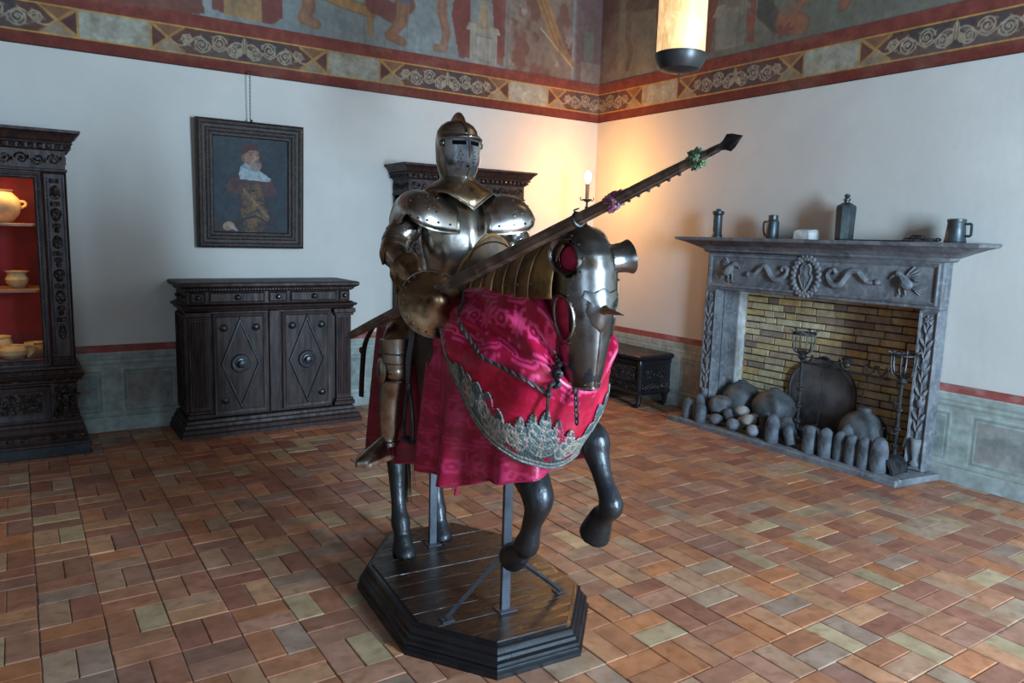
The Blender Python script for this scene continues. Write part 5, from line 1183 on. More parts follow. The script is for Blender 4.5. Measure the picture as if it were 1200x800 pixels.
    def acanthus(cx, cy, ang, ln, n_, wd):
        """a lobed leaf: pairs of pointed lobes along a rib"""
        nonlocal edge
        pts = [(cx, cy), (cx+ln*cos(ang), cy+ln*sin(ang))]
        for k in range(n_):
            q = (k+.6)/n_; bx, by = cx+ln*q*cos(ang), cy+ln*q*sin(ang)
            for sg in (-1, 1):
                a2 = ang+sg*.75; l2 = wd*(1-.45*q); ex, ey = bx+l2*.5*cos(a2), by+l2*.5*sin(a2)
                ca, sa = cos(a2), sin(a2); X_, Y_ = dd-ex, e-ey; v = np.sqrt(((X_*ca+Y_*sa)/(l2*.55))**2+((-X_*sa+Y_*ca)/(l2*.26))**2)
                lay((v < 1).astype(float), (98-7*k, 116-7*k, 112-7*k), .92); edge = np.where(v < 1.25, np.minimum(edge, np.abs(v-1)*l2*.3), edge)
        lay(soft(seg(dd, e, *pts), .004, .002), (72, 84, 86))
    acanthus(0, .03, pi/2, .19, 5, .085); acanthus(.075, .03, pi/2-.35, .13, 4, .06); acanthus(.20, .05, pi/2+.9, .10, 4, .055); acanthus(.17, .04, .45, .13, 4, .06); acanthus(.33, .03, .9, .10, 4, .05); acanthus(.45, .02, .5, .09, 4, .04); acanthus(.13, .02, .1, .1, 3, .04)
    lay(soft(edge, .0022, .0015), (186, 160, 144), .9)
    for cx, cy, r in ((.115, .075, .035), (.265, .085, .034), (.40, .055, .026)):
        rr = np.hypot(dd-cx, e-cy); an = np.arctan2(e-cy, dd-cx); lay(soft(np.abs(rr-r*(.55+.45*(an+pi)/(2*pi))), .004, .002), (178, 166, 140))
    lay(soft(np.abs(e-.020), .003, .002), (184, 168, 146)); lay((e < .015).astype(float), (104, 108, 104), .85)
    lay(soft(np.abs(e-top), .005, .003), (170, 160, 142), .8)
    keep = (e < top)
    off = OFF[root.name]; co2 = co-np.array((off.x, off.y, off.z)); o = grid_mesh('embroidered_border', co2, lin(np.clip(rgb, 0, 255)), M['embroidery'], root)
    bm = bmesh.new(); bm.from_mesh(o.data); bm.verts.ensure_lookup_table(); kf = keep.ravel()
    bmesh.ops.delete(bm, geom=[f for f in bm.faces if not all(kf[v.index] for v in f.verts)], context='FACES'); bm.to_mesh(o.data); bm.free(); solid(o, .006)
    e_ = co[-1]; mb = FB(); mb.tube([tuple(p) for p in e_[::3]], .008, 6); mb.build('border_cord', M['silver_cord'], o, up=root)
    # hood under the head armour
    mb = FB(); mb.sheet(lambda a, t: (lambda r: (.925-.02*t+r*.98*cos(a), r*sin(a), 1.81-.40*t))(.080+.022*sin(pi*min(1, t*1.2))), 0, 2*pi, 24, 0, 1, 16)
    mb.col = None; hd = mb.build('hood', M['hood'], root); 
M['hood'] = material('crimson_hood_silk', L3(150, 14, 44), .45, col2=L3(190, 30, 70), nscale=14, sheen=.3, bump=.5, bscale=14, bdist=.02)
M['gold_thread'] = material('gold_thread', L3(200, 140, 50), .5, .3)
M['silver_cord'] = material('silver_cord', L3(128, 128, 120), .5, .3, col2=L3(80, 82, 80), nscale=90, bump=.8, bscale=120)
caparison()
# ------------------------------------------------------------------ chanfron (horse head armour)
def head_sec(z):
    Z = [1.30, 1.36, 1.45, 1.55, 1.65, 1.74, 1.80, 1.85, 1.89, 1.905]
    g = lambda v: float(np.interp(z, Z, v))
    xf = g([1.030, 1.042, 1.052, 1.058, 1.060, 1.055, 1.040, 1.010, .965, .94]); w = g([.066, .076, .09, .106, .118, .122, .116, .098, .062, .03]); xb = g([.93, .905, .87, .835, .815, .82, .83, .85, .875, .90])
    return xf, w, xb
def head_pt(t, z, lift=0.):
    """t -1 (right rear edge) .. 0 (ridge) .. 1 (left rear edge)"""
    xf, w, xb = head_sec(z); w += lift; xf += lift
    a = abs(t); k = .48
    if a < k:
        q = a/k; x = xf-(xf-(xf-.075))*q**1.8; y = w*(1-(1-q)**1.35)*.96
    else:
        q = (a-k)/(1-k); x = xf-.075-(xf-.075-xb)*q; y = w*(.96+.04*sin(q*pi))
    return Vector((x, y if t > 0 else -y, z))
def chanfron():
    root = fig('chanfron', 'steel horse head armour with ear cups, eye openings and a forehead spike', 'armour', (.98, 0, 1.30))
    def keep(t, z):
        a = abs(t)
        if ((a-.55)/.18)**2+((z-1.56)/.085)**2 < 1: return False
        if ((a-.43)/.15)**2+((z-1.785)/.066)**2 < 1: return False
        return True
    mb = FB(); mb.sheet(lambda t, z: head_pt(t, z), -1, 1, 72, 1.30, 1.905, 64, keep); mb.build('face_plate', M['chanfron'], root, 60); solid(root.children[-1] if root.children else None, .004) if root.children else None
    fp = [c for c in root.children if c.name.startswith('face_plate')][0]
    for s in (-1, 1):
        n = 24
        pts = [head_pt(max(-1, min(1, s*(.55+.18*cos(a)))), 1.56+.085*sin(a), .004) for a in [k*2*pi/n for k in range(n)]]
        mb = FB(); mb.tube(pts, .006, 6, closed=True); mb.build('eye_rim', M['edge'], root)
        # ear cup: flared open tube
        c = head_pt(s*.43, 1.785); d = Vector((.42 if s < 0 else .15, s*.9, .05 if s < 0 else .12)).normalized(); a1 = d.orthogonal().normalized(); b1 = d.cross(a1); rs = []
        L_ = .03 if s < 0 else .055
        for t, r in ((-.03, .054), (.0, .052), (L_*.5, .054), (L_, .062), (L_+.004, .064), (L_, .060), (L_*.5, .050), (-.04, .048)): rs.append([tuple(c+d*t+a1*(r*.92*cos(q))+b1*(r*1.12*sin(q))) for q in [k*2*pi/20 for k in range(20)]])
        mb = FB(); mb.rings(rs, False, False); mb.build('ear_cup', M['chanfron'], root)
        mb = FB(); mb.lathe([(.045, 0), (.03, .008), (.002, .01)], 16, Matrix.LocRotScale(c-d*.025, d.to_track_quat('Z', 'Y'), None)); mb.build('ear_lining', M['hood'], root)
    pts = [head_pt(s*.985, z, .003) for s in (-1, 1) for z in [1.31+.05*k for k in range(12)] if not (1.46 < z < 1.66)]
    pts += [head_pt(t, 1.312, .003) for t in (-.7, -.45, -.2, .2, .45, .7)]
    pts += [head_pt(s*(.55+.21*cos(a)), 1.56+.103*sin(a), .003) for s in (-1, 1) for a in [pi*.5+k*pi/6 for k in range(7)]] + [head_pt(s*(.43+.19*cos(a)), 1.785+.084*sin(a), .003) for s in (-1, 1) for a in [k*pi/5 for k in range(10)]]
    rivets(pts, .0055, M['edge'], fp, root)
    for s in (-1, 1):
        mb = FB(); mb.tube([head_pt(s, z) for z in [1.30+.02*k for k in range(9)]], .006, 6); mb.tube([head_pt(s, z) for z in [1.645+.02*k for k in range(13)]], .006, 6); mb.build('edge_roll', M['edge'], root)
    mb = FB(); mb.tube([head_pt(t/12, 1.30) for t in range(-12, 13)], .006, 6); mb.tube([head_pt(0, z, .001) for z in [1.31+.02*k for k in range(12)]], .004, 6); mb.build('muzzle_rim', M['edge'], root)
    # escutcheon with spike
    sh = [(0, -.085), (.035, -.055), (.06, -.01), (.055, .035), (.075, .045), (.065, .07), (.03, .062), (0, .08), (-.03, .062), (-.065, .07), (-.075, .045), (-.055, .035), (-.06, -.01), (-.035, -.055)]
    mb = FB(); rs = []
    for q, l in ((1, .001), (1, .008), (.92, .010), (.5, .013), (.12, .02)): rs.append([tuple(head_pt(x*q/.118*.42, 1.60+y*q, l)) for x, y in sh])
    mb.rings(rs, False, True); es = mb.build('escutcheon', M['chanfron'], root)
    c = head_pt(0, 1.60, .016); d = Vector((1, .02, -.06)).normalized(); mb = FB(); mb.tube([c, c+d*.012, c+d*.06, c+d*.115], [.020, .013, .009, .001], 8); mb.build('spike', M['steel_brown'], es, up=root)
    mb = FB(); c = head_pt(0, 1.86, .0); mb.box(c.x-.01, c.x+.006, -.03, .03, 1.835, 1.85, .003); mb.build('poll_hinge', M['steel_brown'], root)
chanfron()
# ------------------------------------------------------------------ crinet: overlapping plates along the crest
def crinet():
    root = fig('crinet', 'row of overlapping gilt neck plates along the horse\'s crest', 'armour', (.55, 0, 1.6))
    n = 6
    for i in range(n):
        t0 = i/n-.03; t1 = (i+1)/n+.05
        def fn(a, t, i=i):
            x = .36+.56*t; zc = 1.59+.06*t; ry = .180-.030*t; rz = .165+.075*min(1, t*2)
            k = (t-t0)/(t1-t0); lift = .012*(1-k)+.004
            low = .18*sin(3*a)*.05
            return Vector((x, (ry+lift)*sin(a), zc+(rz+lift)*cos(a)*(1 if abs(a) < pi/2 else .55)+low))
        mb = FB(); mb.sheet(fn, -1.78, 1.78, 30, t0, t1, 3); o = mb.build('neck_plate', M['gilt'], root, 60); solid(o, .004)
        mb = FB(); mb.tube([fn(-1.78+3.56*k/24, t0) for k in range(25)], .006, 6); mb.build('edge_roll', M['gilt'], o, up=root)
        rivets([fn(s*a, t0+.03) for s in (-1, 1) for a in (.5, 1.0, 1.45)], .006, M['edge'], o, root)
crinet()
# ------------------------------------------------------------------ saddle with stirrups
M['pommel'] = material('old_wooden_plate', L3(104, 74, 42), .6, .0, col2=L3(70, 48, 28), nscale=5, stretch=(4, 4, 1), bump=.3, bscale=20, bdist=.006, col3=L3(70, 48, 30), n3=12)
def saddle():
    root = fig('war_saddle', 'war saddle with a riveted yellowish pommel plate, under the armoured rider', 'saddle', (-.1, 0, 1.4))
    mb = FB(); rs = []
    for x, zt, w in ((-.46, 1.56, .20), (-.40, 1.52, .24), (-.2, 1.475, .255), (.0, 1.485, .25), (.10, 1.52, .22), (.13, 1.5, .16)):
        rs.append([(x, w*cos(a), 1.36+(zt-1.36)*sin(a)) for a in [pi*k/16 for k in range(17)]]+[(x, w*.98, 1.30)][:0])
    mb.rings(rs, m=None); mb.build('seat', M['leather'], root)
    # pommel plate: tall curved shield in front of the rider's belly
    def fn(q, t, lift=0.):
        w = float(np.interp(t, [0, .15, .4, .65, .85, 1], [.33, .30, .25, .20, .15, .09])); y = q*w
        return Vector((.17-.8*y*y+.17*(1-t)+lift, y, 1.37+.47*t-.045*q*q*t**3+(.02*(1-q*q) if t > .9 else 0)))
    mb = FB(); mb.sheet(fn, -1, 1, 36, 0, 1, 24); pp = mb.build('pommel_plate', M['pommel'], root, 60); solid(pp, .006)
    ed = [fn(-1, t/12) for t in range(13)]+[fn(-1+2*k/20, 1) for k in range(1, 21)]+[fn(1, 1-t/12) for t in range(1, 13)]
    mb = FB(); mb.tube(ed, .008, 7); mb.build('edge_roll', M['gilt'], root)
    mb = FB(); mb.tube([fn(-.84, t/12, .004) for t in range(12)]+[fn(-.84+1.68*k/20, .93, .004) for k in range(21)]+[fn(.84, 1-t/12, .004) for t in range(1, 13)], .004, 5); mb.build('raised_line', M['steel_brown'], root)
    rivets([fn(q, t, .004) for q, t in ((-.2, .78), (.25, .8), (-.35, .5), (-.3, .25), (.1, .4), (-.6, .12), (-.1, .12), (.5, .55), (.6, .2))], .010, M['edge'], pp, root)
    mb = FB()
    mb.sheet(lambda y, t: Vector((-.47-.1*(1-abs(y)/.26)+.5*y*y, y, 1.42+(.30-1.6*y*y)*t)), -.25, .25, 20, 0, 1, 8); solid(mb.build('cantle_plate', M['gilt'], root, 60), .006)
    for s in (-1, 1):
        y = s*.352
        mb = FB(); fl = [(.10, 1.46), (.28, 1.44), (.30, 1.34), (.24, 1.20), (.20, 1.08), (.15, 1.20), (.08, 1.34)]
        mb.rings([[(x, y-s*.006+s*.012*k, z) for x, z in fl] for k in (0, 1)]); mb.build('saddle_flap', M['leather'], root)
        yy = s*.385
        mb = FB(); mb.tube([(.09, s*.36, 1.42), (.10, yy, 1.28), (.105, yy, 1.14)], .012, 4, flat=.35); mb.tube([(.115, s*.36, 1.42), (.125, yy, 1.28), (.115, yy, 1.14)], .010, 4, flat=.35); st = mb.build('stirrup_leather', M['leather'], root)
        mb = FB(); mb.tube(catmull([(.11, yy, 1.145), (.085, yy, 1.10), (.06, yy-.0, 1.0), (.055, yy, .93), (.09, yy, .905), (.13, yy, .905), (.17, yy, .93), (.165, yy, 1.0), (.14, yy, 1.10)], 4, True), .008, 7, closed=True); mb.box(.065, .155, yy-.022, yy+.022, .897, .912, .003)
        mb.lathe([(.012, 1.13), (.018, 1.15), (.014, 1.17), (.006, 1.175)], 8, tr(.11, yy, 0)); mb.build('stirrup', M['iron'], st, up=root)
    # dark strap hanging at the croup with a buckle, and crupper tassel
    mb = FB(); mb.tube(catmull([(-.60, -.30, 1.38), (-.70, -.335, 1.24), (-.72, -.345, 1.08), (-.66, -.37, .95)], 5), .018, 4, flat=.3); mb.ball((-.725, -.35, 1.20), (.02, .012, .02), 8, 5); mb.build('crupper_strap', M['leather'], root)
saddle()
# ------------------------------------------------------------------ reins, bit and chains
def surf(u, t, lift=.012):
    co = bib_surface(101, 41, lift); return Vector(tuple(co[int(round(t*40)), int(round(u*100))]))
def bridle():
    root = fig('bridle', 'dark braided rein with an ornate iron curb bit hanging below the head armour', 'bridle', (.8, -.2, 1.2))
    co = bib_surface(121, 61, .016)
    def sp(u, t): return Vector(tuple(co[int(round(t*60)), int(round(u*120))]))
    pts = [Vector((.17, -.17, 1.70)), Vector((.21, -.215, 1.635)), sp(.10, .12), sp(.135, .26), sp(.17, .37), sp(.215, .48), sp(.27, .505), sp(.32, .50), sp(.38, .50), sp(.445, .50)]
    c = resample(pts, 90); mb = FB(); n = len(c)
    for k in range(2):
        q = []
        for i in range(n):
            p = Vector(c[i]); tn = (Vector(c[min(i+1, n-1)])-Vector(c[max(i-1, 0)])).normalized(); a = tn.orthogonal().normalized(); b_ = tn.cross(a); w = i*.9+k*pi
            q.append(p+a*(.0045*cos(w))+b_*(.0045*sin(w)))
        mb.tube(q, .0055, 6)
    mb.build('rein', M['braid'], root)
    e = Vector(c[-1]); b0 = sp(.47, .33); b0 += Vector((.01, -.02, 0))
    mb = FB(); mb.tube(catmull([e, e+Vector((.03, -.01, .04)), b0+Vector((0, 0, -.03)), b0], 5), .008, 7)
    mb.ball(e, .016, 8, 5); mb.tube(catmull([e, e+Vector((.005, -.004, -.05)), e+Vector((.0, -.006, -.10))], 4), .006, 6); mb.build('curb_shank', M['iron'], root)
    mb = FB(); r0_ = (e-b0).normalized()
    for k in range(7):
        a = k*2*pi/7; d = Vector((.6*cos(a), -.35*cos(a)*.3, sin(a))); mb.tube(catmull([b0, b0+d*.03, b0+d*.05+Vector((.01, 0, .01))], 3), .006, 6); mb.ball(b0+d*.05, .011, 7, 5)
    mb.ball(b0, .022, 10, 6); mb.tube([b0, Vector((.90, -.07, 1.37))], .008, 6); mb.build('bit_boss', M['iron'], root)
    mb = FB(); p = head_pt(-.35, 1.30)
    for k in range(6):
        cc = Vector((p.x+.01+.003*k, p.y-.005, 1.285-.022*k)); f = k % 2
        mb.tube([cc+Vector((.008*cos(q)*f, .008*cos(q)*(1-f), .014*sin(q))) for q in [j*pi/4 for j in range(8)]], .004, 5, closed=True)
    mb.build('rein_chain', M['iron'], root)
M['braid'] = material('black_braid', L3(44, 40, 40), .5, .2, col2=L3(90, 84, 78), nscale=60)
bridle()
# ------------------------------------------------------------------ suit of armour
def armour():
    root = fig('suit_of_armour', 'full steel suit of plate armour with closed helmet, seated on the horse', 'armour', (-.22, 0, 1.48))
    X0 = -.25
    SEG = 48
    def ring(cx, z, wf, wb, hw, prow=0., n=SEG, p=2.):
        r = []
        for k in range(n):
            a = 2*pi*k/n; ca, sa = cos(a), sin(a)
            x = (wf if ca > 0 else wb)*(1 if ca > 0 else -1)*abs(ca)**(2/p); y = hw*(1 if sa > 0 else -1)*abs(sa)**(2/p)
            if ca > 0: x += prow*max(0, 1-abs(sa)*2.2)**1.3
            r.append((cx+x, y, z))
        return r
    # breast and back plates
    mb = FB()
    mb.rings([ring(X0+.02, z, wf, wb, hw, pr) for z, wf, wb, hw, pr in ((1.50, .115, .12, .165, .005), (1.56, .115, .115, .155, .01), (1.61, .12, .11, .150, .014), (1.68, .15, .115, .165, .02), (1.76, .168, .125, .185, .024), (1.84, .17, .13, .20, .024), (1.92, .155, .13, .205, .02), (1.98, .13, .125, .195, .014), (2.03, .10, .11, .16, .008), (2.07, .08, .09, .10, 0))])
    bp = mb.build('breastplate', M['steel'], root, 60)
    mb = FB(); mb.rings([ring(X0+.02, z, wf, wb, hw, .008) for z, wf, wb, hw in ((1.44, .17, .16, .215), (1.47, .16, .15, .20), (1.52, .13, .13, .175), (1.525, .12, .12, .165))]); mb.build('fauld', M['steel_brown'], root)
    # gorget: two V-fronted collars
    for i, (sc, zo) in enumerate(((1., 0.), (.80, .024))):
        mb = FB()
        def V(r, drop): return [(x, y, z-drop*max(0, (x-X0)/.13)*max(0, 1-abs(y)/.13)) for x, y, z in r]
        mb.rings([V(ring(X0+.015, 2.062+zo, .180*sc, .15*sc, .190*sc, .008), .052), V(ring(X0+.015, 2.085+zo*.9, .155*sc, .13*sc, .158*sc, .008), .036), V(ring(X0+.012, 2.108+zo*.7, .125*sc, .115*sc, .120*sc, .006), .014), ring(X0+.01, 2.128+zo*.35, .098, .10, .084), ring(X0+.01, 2.14+zo*.3, .088, .095, .076)], False, False)
        g = mb.build('gorget', M['steel'] if i else M['steel_brown'], root, 60); solid(g, .004)
        e = V(ring(X0+.015, 2.061+zo, .181*sc, .151*sc, .191*sc, .008), .052); mb = FB(); mb.tube(e, .005, 6, closed=True); mb.build('edge_roll', M['edge'], g, up=root)
        rivets([e[k] for k in range(0, 48, 3) if k < 15 or k > 33], .006, M['edge'], g, root)
    # helmet
    HX = X0+.0
    hp = [(2.115, .075, .085, .070, .004), (2.135, .092, .10, .076, .016), (2.17, .110, .112, .090, .026), (2.22, .120, .12, .104, .026), (2.27, .118, .124, .107, .020), (2.305, .115, .125, .108, .014), (2.335, .110, .122, .107, .006), (2.37, .099, .112, .099, 0), (2.395, .080, .092, .082, 0), (2.413, .052, .062, .055, 0), (2.422, .012, .016, .012, 0)]
    mb = FB(); mb.rings([ring(HX, *((z, wf, wb, hw, pr))) for z, wf, wb, hw, pr in hp]); hl = mb.build('helmet', M['steel'], root, 60)
    def hpt(a, z, lift=0.):
        Z = [h[0] for h in hp]; wf, wb, hw, pr = (float(np.interp(z, Z, [h[k] for h in hp])) for k in (1, 2, 3, 4))
        ca, sa = cos(a), sin(a); x = (wf if ca > 0 else wb)*ca+(pr*max(0, 1-abs(sa)*2.2)**1.3 if ca > 0 else 0)
        p = Vector((x, hw*sa, 0)); p += p.normalized()*lift; return Vector((HX+p.x, p.y, z))
    mb = FB(); mb.sheet(lambda a, z: hpt(a, z, .006), -1.02, 1.02, 40, 2.135, 2.338, 16); v = mb.build('visor', M['visor'], hl, 60, up=root); solid(v, .005)
    for s in (-1, 1):
        mb = FB(); mb.sheet(lambda a, z: hpt(a, z, .0098), *(sorted((s*.10, s*.66))), 12, 2.292, 2.312, 2); mb.build('sight_slit', M['dark_slot'], hl, up=root)
        pts = [hpt(s*(.33+.13*dx), 2.225+.035*dz, .0085) for dx, dz in ((0, 0), (.5, .4), (-.5, .5), (.6, -.4), (-.4, -.5), (0, 1), (1.1, .1), (0, -1.))]
        rivets(pts, .0035, M['dark_slot'], hl, root, 'breath_holes')
        mb = FB(); q = hpt(s*1.15, 2.30, .008); mb.lathe([(.016, 0), (.016, .006), (.008, .012), (.002, .013)], 12, Matrix.LocRotScale(q, Vector((.3, s, 0)).to_track_quat('Z', 'Y'), None)); mb.build('pivot', M['edge'], hl, up=root)
    mb = FB(); mb.sheet(lambda a, z: hpt(a, 2.188+.0*z, .0098)+Vector((0, 0, z)), -.13, .05, 6, -.004, .004, 1); mb.build('breath_slot', M['dark_slot'], hl, up=root)
    mb = FB(); mb.tube([hpt(0, z, .009) for z in [2.14+.02*k for k in range(10)]], .0035, 6); mb.build('visor_ridge', M['edge'], hl, up=root)
    # peak over the visor
    mb = FB(); mb.sheet(lambda a, t: hpt(a, 2.345-.016*t-.010*t*abs(a), .004+t*(.006+.038*max(0, cos(a*1.25))**1.5)), -1.22, 1.22, 36, 0, 1, 4); o = mb.build('peak', M['steel'], hl, 60, up=root); solid(o, .005)
    # comb
    mb = FB(); rs = []
    for k in range(13):
        a = -1.15+2.55*k/12; r = 1.0; x = HX+.118*sin(-a)*1.0+.0; z = 2.30+.118*cos(a); h = .046*max(0.05, cos((k-6)/6.6*pi/2)); dx, dz = sin(-a), cos(a)
        rs.append([(x+dx*-.006, -.006, z+dz*-.006), (x+dx*h*.7, -.004, z+dz*h*.7), (x+dx*h, 0, z+dz*h), (x+dx*h*.7, .004, z+dz*h*.7), (x+dx*-.006, .006, z+dz*-.006)])
    mb.rings(rs); mb.build('comb', M['steel_brown'], hl, up=root)
    mb = FB(); mb.tube([hpt(2*pi*k/40, 2.128, .006) for k in range(40)], .007, 6, closed=True); mb.build('neck_roll', M['edge'], hl, up=root)
    # limbs
    def lames(pts, rad, n, name, mat, parent, flat=1., over=.25, up=(1, 0, 0), seg=22):
        c = resample(pts, 60); R_ = np.interp(np.linspace(0, 1, 60), np.linspace(0, 1, len(rad)), rad); out = []
        for i in range(n):
            a = max(0, i/n-.0); b_ = min(1, (i+1+over)/n); t = np.linspace(a, b_, 6); q = [Vector([float(np.interp(v, np.linspace(0, 1, 60), c[:, k])) for k in range(3)]) for v in t]
            rr = [float(np.interp(v, np.linspace(0, 1, 60), R_))*(1+.07*(j/5)) for j, v in enumerate(t)]
            mb = FB(); mb.tube(q, rr, seg, flat=flat, up=up); o = mb.build(name, mat, parent, 50, up=root); out.append(o)
            e = [q[-1]]; 
        return out
    SH = {}
    for s in (-1, 1):
        sx = -.25; 
        # pauldron: shell running from breast over the shoulder to the back
        def pf(a, b_, s=s, lift=0.):
            # a 0 (lower front, on the breast) .. pi (lower back);  b 0 (neck side) .. 1 (arm side)
            c, q = cos(a), abs(cos(a)); k = 1.0 if s < 0 else 1.12
            bulge = sin(pi*min(1, .12+.80*b_)); fx = (.150+.055*bulge if c > 0 else .13+.03*bulge)+lift
            zt = 2.035+.045*sin(pi*b_)-.14*b_**2.6; low = (1.862+.11*b_**2.2) if c > 0 else 1.88
            v = max(0., sin(a))**.75
            z = low+(zt+lift-low)*v
            lat = k*(.075+.262*sin(.5*pi*b_)**.92-.022*(1-v)*b_**2)
            return Vector((sx+.01+(.03 if s > 0 else 0)+fx*c*(1-.30*b_**3), s*(lat-.015*q*(1-b_)), z))
        mb = FB(); mb.sheet(pf, 0.0, pi, 36, 0, 1, 20); pa = mb.build('pauldron', M['steel'], root, 60); solid(pa, .005)
        mb = FB(); mb.tube([pf(0, t/14) for t in range(15)], .005, 6); mb.tube([pf(pi*k/24, 0) for k in range(25)], .005, 6); mb.tube([pf(pi*k/24, 1) for k in range(25)], .005, 6); mb.build('edge_roll', M['edge'], pa, up=root)
        rivets([pf(.12, .12+.17*k, lift=.004) for k in range(5)]+[pf(.9, .2+.15*k, lift=.003) for k in range(5)]+[pf(.35, .3, lift=.004), pf(.42, .42, lift=.004), pf(.5, .33, lift=.004)], .006, M['edge'], pa, root)
        # front plate that covers the armpit
        if s < 0: el = Vector((-.20, -.348, 1.755)); hand = Vector((.14, -.345, 1.63))
        else: el = Vector((-.16, .37, 1.745)); hand = Vector((.14, .14, 1.66))
        sh = Vector((sx+.02, s*(.255 if s < 0 else .29), 1.905))
        lames([sh+Vector((0, -s*.03, .06)), sh, sh.lerp(el, .5)+Vector((-.02, s*.012, 0)), el], [.04, .074, .073, .066], 7, 'arm_lame', M['steel'], root, over=.35)
        # couter (elbow cup with fan)
        mb = FB(); mb.ball(el, (.074, .066, .072), 18, 10); d = Vector((-.3, s, .05)).normalized()
        mb.lathe([(.03, -.03), (.05, -.012), (.060, .0), (.057, .006), (.04, .012), (.02, .02), (.002, .022)], 20, Matrix.LocRotScale(el+d*.05, d.to_track_quat('Z', 'Y'), None)); mb.build('elbow_cop', M['steel_brown'], root, 50)
        fd = (hand-el); mb = FB(); mb.tube([el+fd*.12, el+fd*.35, el+fd*.6, el+fd*.8], [.062, .064, .056, .046], 22); mb.build('vambrace', M['steel'], root, 50)
        # gauntlet: flared cuff, hand plate, fingers closed round a shaft
        mb = FB(); mb.tube([el+fd*.56, el+fd*.72, el+fd*.86, el+fd*.97], [.092, .078, .056, .056], 20); mb.tube([el+fd*.95, el+fd*1.06, el+fd*1.16], [.05, .053, .040], 16, flat=.8); gt = mb.build('gauntlet', M['steel_brown'], root, 50)
        fdn = fd.normalized(); side = Vector((0, s, 0)); side = (side-fdn*side.dot(fdn)).normalized(); dn = fdn.cross(side)*(1 if fdn.cross(side).z < 0 else -1)
        for f in range(4):
            b0 = el+fd*1.10+dn*(-.03+.02*f)+side*.03; L_ = (.9, 1., .95, .8)[f]
            mb = FB(); mb.tube(catmull([b0, b0+fdn*.035*L_-side*.004, b0+fdn*.055*L_-side*.03, b0+fdn*.04*L_-side*.056, b0+fdn*.012-side*.06], 4), .0105, 8); mb.build('finger', M['steel_brown'], gt, up=root)
        b0 = el+fd*1.0+dn*(-.045)-side*.01; mb = FB(); mb.tube(catmull([b0, b0+fdn*.03-side*.025-dn*.006, b0+fdn*.055-side*.035+dn*.01], 4), .012, 8); mb.build('thumb', M['steel_brown'], gt, up=root)
        # leg
        hip = Vector((-.20, s*.20, 1.46)); kn = Vector((-.01, s*.40, 1.215)); an = Vector((-.05, s*.415, .865))
        lames([hip, hip.lerp(kn, .5)+Vector((.03, s*.03, .03)), kn+Vector((0, 0, .05))], [.118, .105, .082], 4, 'tasset', M['steel_brown'], root, over=.3)
        mb = FB(); c1 = kn+Vector((.005, 0, .15)); mb.tube(catmull([c1, kn+Vector((.01, 0, .09)), kn+Vector((.012, 0, .02)), kn+Vector((.0, 0, -.03))], 4), [.083, .081, .079, .077, .076, .075, .074, .073, .072, .071, .068, .066, .062], 24); cu2 = mb.build('cuisse', M['steel'], root, 60)
        mb = FB()
        for dz in (.085, .04, -.005): mb.tube([kn+Vector((.008, 0, dz))+Vector((.080*cos(a)*(1-.1*(.085-dz)/.09), .080*sin(a)*(1-.1*(.085-dz)/.09), 0)) for a in [k*2*pi/24 for k in range(24)]], .004, 5, closed=True)
        mb.build('knee_lame_edge', M['edge'], cu2, up=root)
        mb = FB(); mb.ball(kn+Vector((.012, 0, .0)), (.076, .070, .062), 18, 10); mb.lathe([(.02, -.01), (.062, 0), (.058, .006), (.02, .012), (.002, .014)], 18, Matrix.LocRotScale(kn+Vector((-.01, s*.072, 0)), Vector((0, s, 0)).to_track_quat('Z', 'Y'), None)); mb.build('knee_cop', M['steel'], root, 50)
        mb = FB(); mb.tube(catmull([kn+Vector((.0, 0, -.035)), kn.lerp(an, .35)+Vector((-.012, 0, 0)), kn.lerp(an, .65)+Vector((-.006, 0, 0)), an+Vector((0, 0, .04)), an+Vector((.0, 0, -.02))], 4), [.064, .066, .067, .068, .068, .067, .065, .062, .059, .056, .053, .050, .047, .046, .047, .049, .050], 24); gr = mb.build('greave', M['steel'], root, 60)
        mb = FB(); mb.tube([kn+Vector((.004+.068*cos(a), .066*sin(a), -.045)) for a in [k*2*pi/24 for k in range(24)]], .005, 6, closed=True); mb.tube([an+Vector((.05*cos(a), .05*sin(a), .0)) for a in [k*2*pi/24 for k in range(24)]], .005, 6, closed=True); mb.build('greave_edge', M['edge'], gr, up=root)
        # sabaton, toes turned outwards
        toe = Vector((.02, s*.605, .785)); heel = Vector((-.06, s*.40, .795)); ax = (toe-heel); n_ = 8
        up_ = Vector((0, 0, 1)); sd = ax.normalized().cross(up_)
        def foot(t, a):
            w = float(np.interp(t, [0, .1, .35, .6, .85, 1.0], [.02, .042, .046, .056, .046, .010])); h = float(np.interp(t, [0, .1, .3, .5, .75, 1], [.05, .085, .10, .075, .05, .018])); p = heel+ax*t
            return p+sd*(w*cos(a))+up_*(h*max(0, sin(a))-.012*(1 if sin(a) < 0 else 0))
        for i in range(n_):
            mb = FB(); t0, t1 = i/n_, min(1., (i+1.25)/n_); mb.rings([[tuple(foot(t, 2*pi*k/20)*1.0) for k in range(20)] for t in (t0, (t0+t1)/2, t1)]); mb.build('sabaton_lame', M['steel'], root, 40)
M['visor'] = material('grey_visor_steel', L3(196, 198, 202), .34, 1., col2=L3(150, 150, 154), nscale=8, bump=.08, bscale=20, rvar=.06, col3=L3(66, 60, 56), n3=16)
armour()
